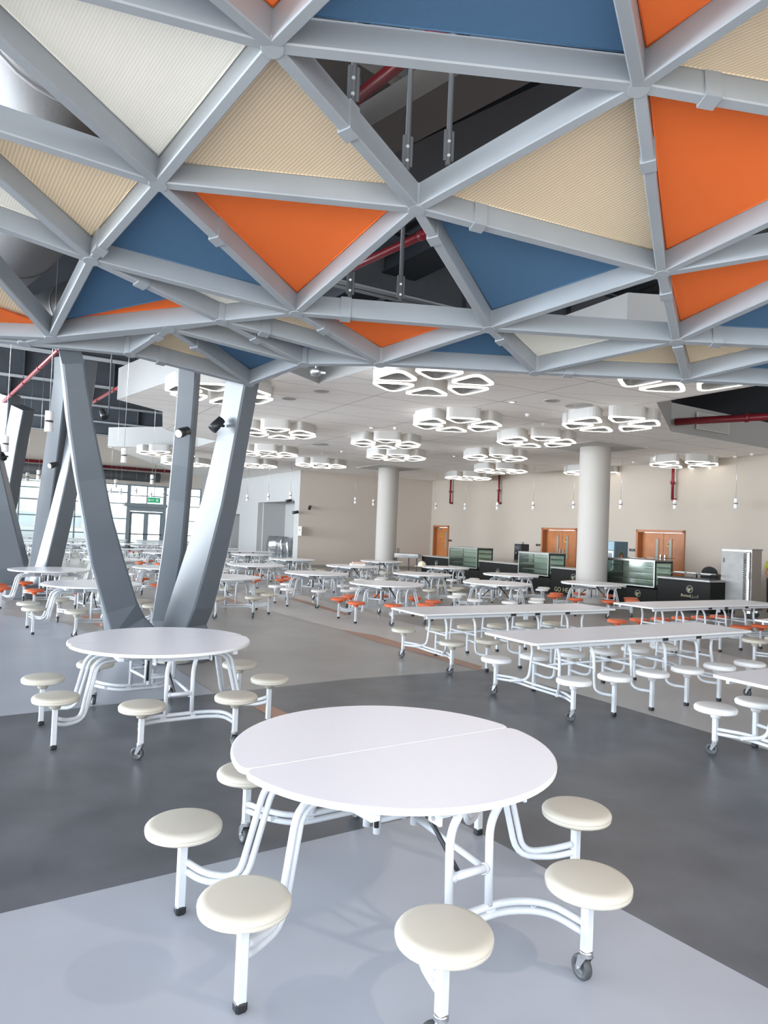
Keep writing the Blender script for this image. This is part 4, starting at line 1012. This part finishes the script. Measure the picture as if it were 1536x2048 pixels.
def case(s0, s1, ztop, zbot, lab, dep=.7):
    c_ = CP+CW*((s0+s1)/2); t = thing('glass_display_case', lab, 'display case', c_, CRZ); L = s1-s0-.02; h = ztop-zbot; zc_ = (ztop+zbot)/2
    off = -.05
    m = MB()
    for sx in (-1, 1):
        for yy in (off, off+dep): m.box((sx*(L/2-.015), yy, zc_), (.03, .03, h), STAIN)
    for z in (zbot+.015, ztop-.015):
        for yy in (off, off+dep): m.box((0, yy, z), (L, .03, .03), STAIN)
    m.build('metal_frame', parent=t)
    m = MB(); m.box((0, off+dep/2, ztop+.012), (L+.03, dep+.04, .025), STAIN, bev=.004); m.build('top_plate', parent=t)
    m = MB(); m.box((0, off+dep/2, zbot+.02), (L-.03, dep-.05, .04), STAIN); m.build('deck', parent=t)
    m = MB(); m.box((0, off+dep-.02, zc_), (L-.06, .02, h-.05), mat('pale_case_back', (.50, .50, .42), .35)); m.build('back_doors', parent=t)
    for k in range(1, 4):
        m = MB(); m.box((0, off+dep/2+.04, zbot+h*k/4), (L-.05, dep-.2, .022), STAIN); m.build('shelf', parent=t)
    m = MB(); m.box((0, off-.004, zc_), (L-.05, .006, h-.05), CASEG); m.build('front_glass', parent=t)
    for sx in (-1, 1):
        m = MB(); m.box((sx*(L/2-.0), off+dep/2, zc_), (.008, dep-.05, h-.05), CASEG)
        m.box((sx*(L/2+.004), off+dep/2, zc_+h/2-.03), (.012, dep, .05), BLACK)
        for yy in (off+.02, off+dep-.02): m.box((sx*(L/2+.004), yy, zc_), (.012, .045, h), BLACK)
        m.build('side_glass', parent=t)
    return t
sA = on_c(843); sB = on_c(898); sC = on_c(958); sD = on_c(1037); sE = on_c(1102); sF = on_c(1213); sG = on_c(1316); sH = on_c(1421, 1164)
c1 = counter(sA, sB, 'black counter with grey worktop left of the small glass case'); logo(c1, .1, .62, False)
c2 = counter(sB, sC, 'black counter base under the leftmost glass display case', h=.55, top=False); logo(c2, 0, .38, False)
c3 = counter(sC, sD, 'black counter between the left and middle glass display cases'); logo(c3, 0, .55)
c4 = counter(sD, sE, 'black counter base under the middle glass display case', h=.55, top=False)
c5 = counter(sE, sF, 'black counter with gold GO HEALTHY lettering beside the right round column'); logo(c5, -.15, .62)
text(c5, 'GO HEALTHY', -.95, .13, .20, GOLD)
c6 = counter(sF, sG, 'black counter base under the right glass display case', h=.55, top=False); logo(c6, .25, .36, False)
c7 = counter(sG, sH, 'black counter with round emblem and shop lettering beside the stainless cabinet'); logo(c7, .2, .62)
m = MB(); m.box((0, .02, 0), (.02, .7, .82), CBLACK)
case(sB+.04, sC-.04, 1.30, .56, 'leftmost glass display case on the black counter, empty shelves')
case(sD+.04, sE-.04, 1.28, .56, 'middle glass display case with foil-covered shelves')
case(sF+.04, sG-.04, 1.27, .56, 'right glass display case with papers lying on its top')
# things on the counters
cs = CP+CW*((sF+sG)/2+.3)+CN_*.3
for i in range(5):
    m = MB(); m.box((0, 0, .006), (.42, .30, .012), PAPER if i % 2 else BLACK, rot=.3*i)
    tag(m.build('paper_sheet', loc=cs+CW*(-.55+.27*i)+Vector((0, 0, 1.3+.013*i)), rz=CRZ), 'sheet lying on top of the right glass display case, %s from the left' % ordn[i], 'paper', 'papers on the glass case')
cs = CP+CW*((sG+sH)/2+.1)+CN_*.36
t = thing('document_tray', 'black tray holding papers on the counter beside the office chair', 'tray', cs+Vector((0, 0, .885)), CRZ)
m = MB(); m.box((0, 0, .01), (1.1, .4, .02), BLACK, bev=.004); m.build('tray_base', parent=t); m = MB(); m.box((-.05, 0, .12), (1.2, .42, .02), BLACK); m.box((0, 0, .065), (.06, .06, .1), BLACK); m.build('raised_shelf', parent=t)
for i, (dx, rz_, sx) in enumerate(((-.42, .1, .30), (-.03, -.12, .30), (.36, .1, .28))):
    m = MB(); m.box((0, 0, .01), (sx, .24, .02), PAPER, bev=.003); tag(m.build('paper_stack', loc=cs+CW*dx+Vector((0, 0, 1.016)), rz=CRZ+rz_), ['leftmost', 'middle', 'rightmost'][i]+' paper stack on the black tray beside the office chair', 'paper', 'papers on the tray')
# coffee machine on the rear shelf, between the cases
cm = at_d(1043, 1107, 26.2); t = thing('coffee_machine', 'black coffee machine standing on a grey stand behind the middle counter', 'coffee machine', (cm.x, cm.y, 0), CRZ)
m = MB(); m.box((0, 0, .42), (.5, .5, .84), mat('grey_stand', (.25, .25, .25), .5), bev=.01); m.build('stand', parent=t)
m = MB(); m.box((0, 0, 1.19), (.38, .42, .66), BLACK, bev=.02); m.build('body', parent=t)
m = MB(); m.box((0, -.20, 1.36), (.26, .04, .12), mat('machine_screen', (.06, .07, .08), .15)); m.build('display', parent=t)
m = MB(); m.tube([(0, -.2, 1.2), (0, -.27, 1.2), (0, -.27, 1.13)], .02, 10, CHROME); m.box((0, -.24, .90), (.3, .14, .03), CHROME); m.build('spout', parent=t)
m = MB(); m.lathe([(.06, 1.52), (.09, 1.60), (.0, 1.61)], 20, LAMPIN); m.build('bean_hopper', parent=t)
# wheeled steel serving table at the left end
bm_ = at_z(819, 1148, 0); bm_ = at_d(815, 1125, 28.6); t = thing('steel_serving_table', 'foil-wrapped steel serving table on thin legs left of the black counter', 'serving table', (bm_.x, bm_.y, 0), -.25)
m = MB(); m.box((0, 0, .84), (1.0, .6, .16), STAIN, bev=.01); m.build('basin', parent=t)
m = MB(); m.box((0, -.3, .80), (1.02, .03, .12), glass('plastic_wrap', (.8, .82, .82), .5)); m.build('film_wrap', parent=t)
for sx in (-.42, .05, .42):
    m = MB(); m.tube([(sx, -.2 if sx != .05 else 0, 0), (sx, -.2 if sx != .05 else 0, .78)], .025, 8, ROOFST); m.build('leg', parent=t)
m = MB()
for sx in (-.45, -.38): m.tube([(sx, 0, .92), (sx, 0, 1.12)], .012, 8, BLACK)
m.build('tap_handles', parent=t)
# drinks fridge behind the right column
df = at_d(1226, 1112, 22.0); t = thing('drinks_fridge', 'blue drinks fridge with glass door just right of the right column', 'fridge', (df.x, df.y, 0), CRZ)
FB = mat('blue_grey_panel', (.10, .17, .22), .4)
m = MB(); m.box((0, .02, .88), (.62, .6, 1.76), FB, bev=.01); m.build('cabinet', parent=t)
m = MB(); m.box((-.0, -.29, 1.62), (.60, .03, .26), mat('blue_header', (.28, .42, .50), .4)); m.lathe([(0, 0), (.07, 0)], 20, GREEN, c=(0, 0, 0)) if False else None; m.build('header_panel', parent=t)
m = MB(); m.box((0, -.30, .78), (.58, .03, 1.36), WHITEP); dr_ = m.build('door', parent=t); m = MB(); m.box((0, -.32, .80), (.48, .01, 1.2), mat('fridge_glass', (.22, .25, .27), .08)); m.build('door_glass', parent=dr_)
m = MB(); m.tube([(.25, -.34, .6), (.25, -.34, 1.1)], .012, 8, CHROME); m.build('handle', parent=dr_)
m = MB(); n = 28
for r_, mm, o2 in ((1, GREYP, .312), (.88, mat('dark_green_oval', (.05, .10, .05), .5), .314)):
    m.add([(o2, .02+.13*r_*math.cos(2*PI*j/n), 1.25+.22*r_*math.sin(2*PI*j/n)) for j in range(n)], [tuple(range(n))], mm)
m.add([(.316, .02+.05*math.cos(2*PI*j/n), 1.30+.05*math.sin(2*PI*j/n)) for j in range(n)], [tuple(range(n))], ORANGE); m.build('side_emblem', parent=t)
# stainless warming cabinet on castors
fw = at_z(1482, 1232, 0); t = thing('warming_cabinet', 'tall stainless steel warming cabinet on castors at the right', 'cabinet', (9.06, 17.5, 0), math.radians(-50))
CWX, CDY, ZB, ZT = .74, .58, .2, 1.68
m = MB(); m.box((0, 0, (ZB+ZT)/2), (CWX, CDY, ZT-ZB), mat('cabinet_side_steel', (.30, .27, .25), .35, metal=.7), bev=.008); m.build('cabinet_body', parent=t)
m = MB(); m.box((-.01, -CDY/2-.02, (ZB+ZT)/2-.01), (CWX-.04, .04, ZT-ZB-.08), mat('cabinet_door_steel', (.27, .265, .255), .55, metal=.25, mottle=.15, mscale=4), bev=.006); dr_ = m.build('door', parent=t)
m = MB(); m.box((CWX/2-.06, -CDY/2-.05, (ZB+ZT)/2-.02), (.05, .03, ZT-ZB-.12), STAIN); m.box((CWX/2-.06, -CDY/2-.075, 1.05), (.05, .03, .17), WHITEP); m.build('handle', parent=dr_)
m = MB()
for sx in (-.29, .22): m.box((sx, -CDY/2-.045, 1.40), (.045, .01, .11), BLACK, bev=.003)
m.build('vent_slots', parent=dr_)
m = MB(); cc = [(.22+.03*math.cos(k*1.3), -CDY/2-.06+.02*math.sin(k*1.3), 1.6-k*.0105) for k in range(125)]; m.tube(cc, .006, 6, BLACK); m.build('coiled_cable', parent=t)
m = MB(); m.box((0, 0, ZT+.01), (CWX+.03, CDY+.05, .03), mat('cabinet_top_steel', (.30, .29, .28), .6, metal=.2)); m.build('top_plate', parent=t)
for sx in (-1, 1):
    for sy in (-1, 1):
        m = MB(); m.box((sx*.30, sy*.22, .16), (.08, .06, .1), CHROME); f_ = m.build('caster_fork', parent=t); wb = MB(); wheel_into(wb, 0, .07, .07, .035)
        for i_ in range(len(wb.m)): wb.mats = [BLACK]
        wb.build('caster_wheel', parent=f_, loc=(sx*.30, sy*.22, 0), rz=.3)
m = MB(); m.box((0, 0, .2), (CWX+.06, CDY+.08, .03), BLACK); m.build('bumper', parent=t)
# office chair behind the counter
oc = at_d(1419, 1148, 18.9); t = thing('office_chair', 'black office chair with rounded backrest behind the right end of the counter', 'chair', (oc.x, oc.y, 0), -.3)
m = MB(); prof = []
for k in range(21):
    a = PI*k/20; prof.append((.22*math.cos(a)*(1 if k in (0, 20) else 1), .14*math.sin(a)))
vs = []; outl = [(-.24, .55), (.24, .55), (.22, .95)]+[(.20*math.cos(a), 1.0+.17*math.sin(a)) for a in [PI*k/12 for k in range(13)]]+[(-.22, .95)]
n = len(outl); m.add([(x, -.035, z) for x, z in outl]+[(x, .045, z+.01) for x, z in outl], [tuple(range(n)), tuple(range(n, 2*n))[::-1]]+[(i, (i+1) % n, n+(i+1) % n, n+i)[::-1] for i in range(n)], RUBBER); m.build('backrest', parent=t)
m = MB(); m.box((0, -.25, .50), (.50, .48, .09), RUBBER, bev=.03); m.build('seat', parent=t)
m = MB(); m.tube([(0, -.25, .08), (0, -.25, .46)], .03, 10, CHROME); m.build('gas_lift', parent=t)
for k in range(5):
    a = k*2*PI/5; m = MB(); m.tube([(0, -.25, .11), (.28*math.cos(a), -.25+.28*math.sin(a), .07)], .02, 8, BLACK); m.tube([(.28*math.cos(a), -.25+.28*math.sin(a)-.02, .03), (.28*math.cos(a), -.25+.28*math.sin(a)+.02, .03)], .03, 12, BLACK); m.build('base_leg', parent=t)
ob = at_d(1437, 1148, 19.3); m = MB(); m.box((0, 0, .35), (.5, .4, .7), BLACK, bev=.01); tag(m.build('side_cupboard', loc=(ob.x, ob.y, 0), rz=-.5), 'low black cupboard behind the counter end beside the stainless cabinet', 'cupboard')
m = MB(); m.box((0, 0, .13), (.38, .32, .26), CARD, bev=.004); m.box((0, 0, .265), (.3, .05, .004), PAPER); tag(m.build('cardboard_box', loc=(ob.x, ob.y, .70), rz=-.5), 'brown cardboard box between the office chair and the stainless cabinet', 'box')

# ------------------------------------------------------------------ things on the back walls
def wall_spot(px, py, wallp, wdir, nrm, lab):
    q = at_wall(px, py, wallp, wdir); t = thing('wall_spotlight', lab, 'spotlight', q); nrm = Vector(nrm)
    m = MB(); m.tube([(0, 0, 0), nrm*.18], .02, 8); m.build('arm', WHITEP, t)
    a = (nrm+Vector((-.5, 0, -.35))).normalized(); m = MB(); m.tube([nrm*.2-a*.12, nrm*.2+a*.16], .07, 14); m.build('lamp_can', BLACK, t)
wall_spot(586, 1002, K1, D1, -U, 'black spotlight on the white wall beside the recess, upper one')
wall_spot(600, 1025, K1, D1, -U, 'black spotlight on the white wall near the corner, lower one')
wall_spot(616, 1015, K1, U, -V, 'twin-headed black spotlight on the beige wall just right of the corner')
q = at_wall(600, 1062, K1, D1)-U*.01; m = MB(); m.box((0, 0, 0), (.01, .42, .42), PAPER, math.atan2(D1.y, D1.x)-PI/2); m.box((-.008, 0, .05), (.004, .25, .1), LAMPIN, math.atan2(D1.y, D1.x)-PI/2)
tag(m.build('paper_notice', loc=q), 'white paper notice taped to the white wall beside the corner', 'notice')
q = at_wall(690, 1115, K1, U)-V*.02; m = MB(); m.box((0, 0, 0), (.12, .02, .12), WALLG, A30, bev=.004); m.box((0, -.012, 0), (.05, .012, .06), LAMPIN, A30); tag(m.build('wall_socket', loc=q), 'small socket plate on the beige wall left of the centre column', 'socket')
q = fpt((dA+dB)/2, 3.15, -2.2); m = MB(); m.tube([(0, 0, .16), (0, 0, 2.7)], .02, 8, ALU); m.box((0, 0, 0), (.75, .06, .32), mat('green_exit', (.02, .22, .10), .5, emit=(.02, .3, .12), es=.3), bev=.01)
m.box((.18, -.035, 0), (.12, .01, .16), WHITEP); m.box((-.15, -.035, 0), (.28, .01, .05), WHITEP); m.add([(-.38, -.036, 0), (-.26, -.036, .09), (-.26, -.036, -.09)], [(0, 2, 1)], WHITEP)
tag(m.build('exit_sign', loc=q, rz=A30), 'green exit sign hanging from a rod in front of the transom over the glass doors', 'sign')
# chairs under plastic in the recess
FILM = glass('plastic_sheet', (.86, .87, .88), .2)
WRAPG = mat('grey_chair_fabric', (.22, .22, .225), .8)
wc0 = None
for i, (px, dd) in enumerate(((574, 0), (560, .0), (547, 0))):
    q = at_wall(px, 1090, K1+U*.8, D1); q.z = 0
    t = thing('wrapped_chair', ['office chair wrapped in clear plastic, rightmost in the wall recess', 'office chair wrapped in clear plastic, middle one in the wall recess', 'office chair wrapped in clear plastic, leftmost in the wall recess'][i], 'chair', q, 2.3+.25*i, 'plastic-wrapped chairs in the recess')
    m = MB(); m.box((0, -.22, .50), (.52, .5, .09), WRAPG, bev=.03); m.build('seat', parent=t)
    m = MB(); m.box((0, .06, .92), (.46, .07, .72), WRAPG, bev=.03); m.build('backrest', parent=t)
    m = MB(); m.tube([(0, -.2, .08), (0, -.2, .46)], .03, 8, CHROME)
    for k in range(5):
        a = k*2*PI/5; m.tube([(0, -.2, .1), (.28*math.cos(a), -.2+.28*math.sin(a), .04)], .025, 8, BLACK)
    m.build('star_base', parent=t)
    m = MB(); R_ = [(-.31, .14, .02), (.31, .14, .02), (.33, -.5, .02), (-.33, -.5, .02)]; R2 = [(-.34, .14, .62), (.34, .14, .62), (.32, -.52, .60), (-.32, -.52, .60)]; R3 = [(-.27, .13, 1.30), (.27, .13, 1.30), (.25, -.02, 1.30), (-.25, -.02, 1.30)]
    nn = 8; vs = []
    for ring in (R_, R2, [tuple((Vector(a)+Vector(b2))/2+Vector((0, .06, 0))) for a, b2 in zip(R2, R3)], R3):
        for k in range(4):
            a = Vector(ring[k]); c = Vector(ring[(k+1) % 4])
            for j in range(4): p = a+(c-a)*j/4; vs.append(p+Vector((random.uniform(-.03, .03), random.uniform(-.03, .03), random.uniform(0, .03))))
    m.add(vs, [(r_*16+j, r_*16+(j+1) % 16, (r_+1)*16+(j+1) % 16, (r_+1)*16+j)[::-1] for r_ in range(3) for j in range(16)]+[tuple(48+j for j in range(16))], FILM, True)
    m.build('plastic_cover', parent=t)

# ------------------------------------------------------------------ person behind the warming cabinet
def skinned(name, verts, edges_, radii, m, parent, root=0, sub=2):
    me = bpy.data.meshes.new(name); me.from_pydata(verts, edges_, []); o = bpy.data.objects.new(name, me); COL.objects.link(o)
    sk = o.modifiers.new('skin', 'SKIN'); sk.use_smooth_shade = True
    if not me.skin_vertices: me.skin_vertices.new()
    for i, v in enumerate(me.skin_vertices[0].data): v.radius = radii[i] if isinstance(radii[i], tuple) else (radii[i],)*2; v.use_root = (i == root)
    ss = o.modifiers.new('sub', 'SUBSURF'); ss.levels = sub; ss.render_levels = sub
    bpy.context.view_layer.update(); dg = bpy.context.evaluated_depsgraph_get()
    me2 = bpy.data.meshes.new_from_object(o.evaluated_get(dg)); bpy.data.objects.remove(o)
    me2.materials.clear(); me2.materials.append(m)
    for p in me2.polygons: p.use_smooth = True
    o = bpy.data.objects.new(name, me2); COL.objects.link(o); o.parent = parent; return o
SKIN = mat('skin', (.36, .20, .13), .5); VEST = mat('yellow_green_vest', (.34, .38, .03), .8); JEANS = mat('dark_jeans', (.04, .055, .09), .85); HAIR = mat('black_hair', (.01, .009, .008), .6)
pp = at_d(1549, 1150, 18.9)
per = thing('person', 'person in a yellow-green vest and dark jeans, mostly hidden behind the stainless cabinet', 'person', (pp.x, pp.y, 0), -.5)
bv = [(0, 0, .92), (0, .0, 1.05), (0, -.02, 1.20), (0, -.05, 1.34), (0, -.10, 1.42), (0, -.17, 1.47),
      (-.17, -.06, 1.34), (-.22, -.04, 1.08), (-.16, -.24, .96), (-.13, -.31, .95), (.17, -.06, 1.34), (.22, -.04, 1.08), (.16, -.24, .96), (.13, -.31, .95),
      (-.10, 0, .86), (-.11, -.02, .48), (-.11, .02, .10), (-.12, -.12, .045), (.10, 0, .86), (.11, -.02, .48), (.11, .02, .10), (.12, -.12, .045), (0, -.24, 1.53)]
be = [(0, 1), (1, 2), (2, 3), (3, 4), (4, 5), (5, 22), (3, 6), (6, 7), (7, 8), (8, 9), (3, 10), (10, 11), (11, 12), (12, 13), (0, 14), (14, 15), (15, 16), (16, 17), (0, 18), (18, 19), (19, 20), (20, 21)]
br = [(.15, .11), (.135, .10), (.15, .11), (.15, .10), .055, .075, .062, .042, .034, .03, .062, .042, .034, .03, .09, .062, .042, .04, .09, .062, .042, .04, .085]
skinned('body', bv, be, br, SKIN, per)
skinned('vest', [(0, 0, .90), (0, 0, 1.05), (0, -.02, 1.2), (0, -.05, 1.33), (-.15, -.06, 1.345), (.15, -.06, 1.345), (-.21, -.045, 1.17), (.21, -.045, 1.17)], [(0, 1), (1, 2), (2, 3), (3, 4), (3, 5), (4, 6), (5, 7)], [(.17, .13), (.155, .12), (.17, .13), (.165, .12), .078, .078, .06, .06], VEST, per)
skinned('jeans', [(0, 0, .92), (-.10, 0, .84), (-.11, -.02, .48), (-.11, .02, .09), (.10, 0, .84), (.11, -.02, .48), (.11, .02, .09)], [(0, 1), (1, 2), (2, 3), (0, 4), (4, 5), (5, 6)], [(.165, .125), .105, .078, .062, .105, .078, .062], JEANS, per)
m = MB(); m.lathe([(0, .105), (.05, .095), (.085, .06), (.098, .0), (.09, -.05)], 20); hr = m.build('hair', HAIR, per, loc=(0, -.21, 1.545))
m = MB()
for s_ in (-1, 1):
    m.lathe([(0, .012), (.012, 0), (0, -.012)], 10, WHITEP, c=(s_*.033, -.318, 1.53)); m.lathe([(0, .025), (.012, 0), (0, -.025)], 10, SKIN, c=(s_*.09, -.235, 1.52))
m.tube([(0, -.32, 1.53), (0, -.345, 1.50)], [.008, .014], 8, SKIN); m.tube([(-.025, -.318, 1.465), (.025, -.318, 1.465)], .006, 6, mat('lips', (.30, .12, .10), .5)); m.build('face', parent=per)
for s_ in (-1, 1):
    m = MB(); hb = Vector((s_*.13, -.31, .95)); m.tube([hb, hb+Vector((-.01*s_, -.05, -.02)), hb+Vector((-.015*s_, -.08, -.04))], [.03, .036, .03], 10, SKIN)
    for k in range(4):
        b0 = hb+Vector((s_*(-.035+.019*k), -.085, -.035)); L = (.06, .07, .068, .052)[k]
        m.tube([b0, b0+Vector((0, -L*.5, -.012)), b0+Vector((0, -L*.75, -.04))], [.0095, .009, .007], 8, SKIN)
    b0 = hb+Vector((-.035*s_, -.04, -.01)); m.tube([b0, b0+Vector((-.02*s_, -.03, -.01)), b0+Vector((-.018*s_, -.055, -.025))], [.012, .011, .008], 8, SKIN)
    m.build('hand', parent=per)
for s_ in (-1, 1):
    m = MB(); m.box((s_*.115, -.05, .04), (.10, .28, .08), BLACK, bev=.03); m.build('shoe', parent=per)
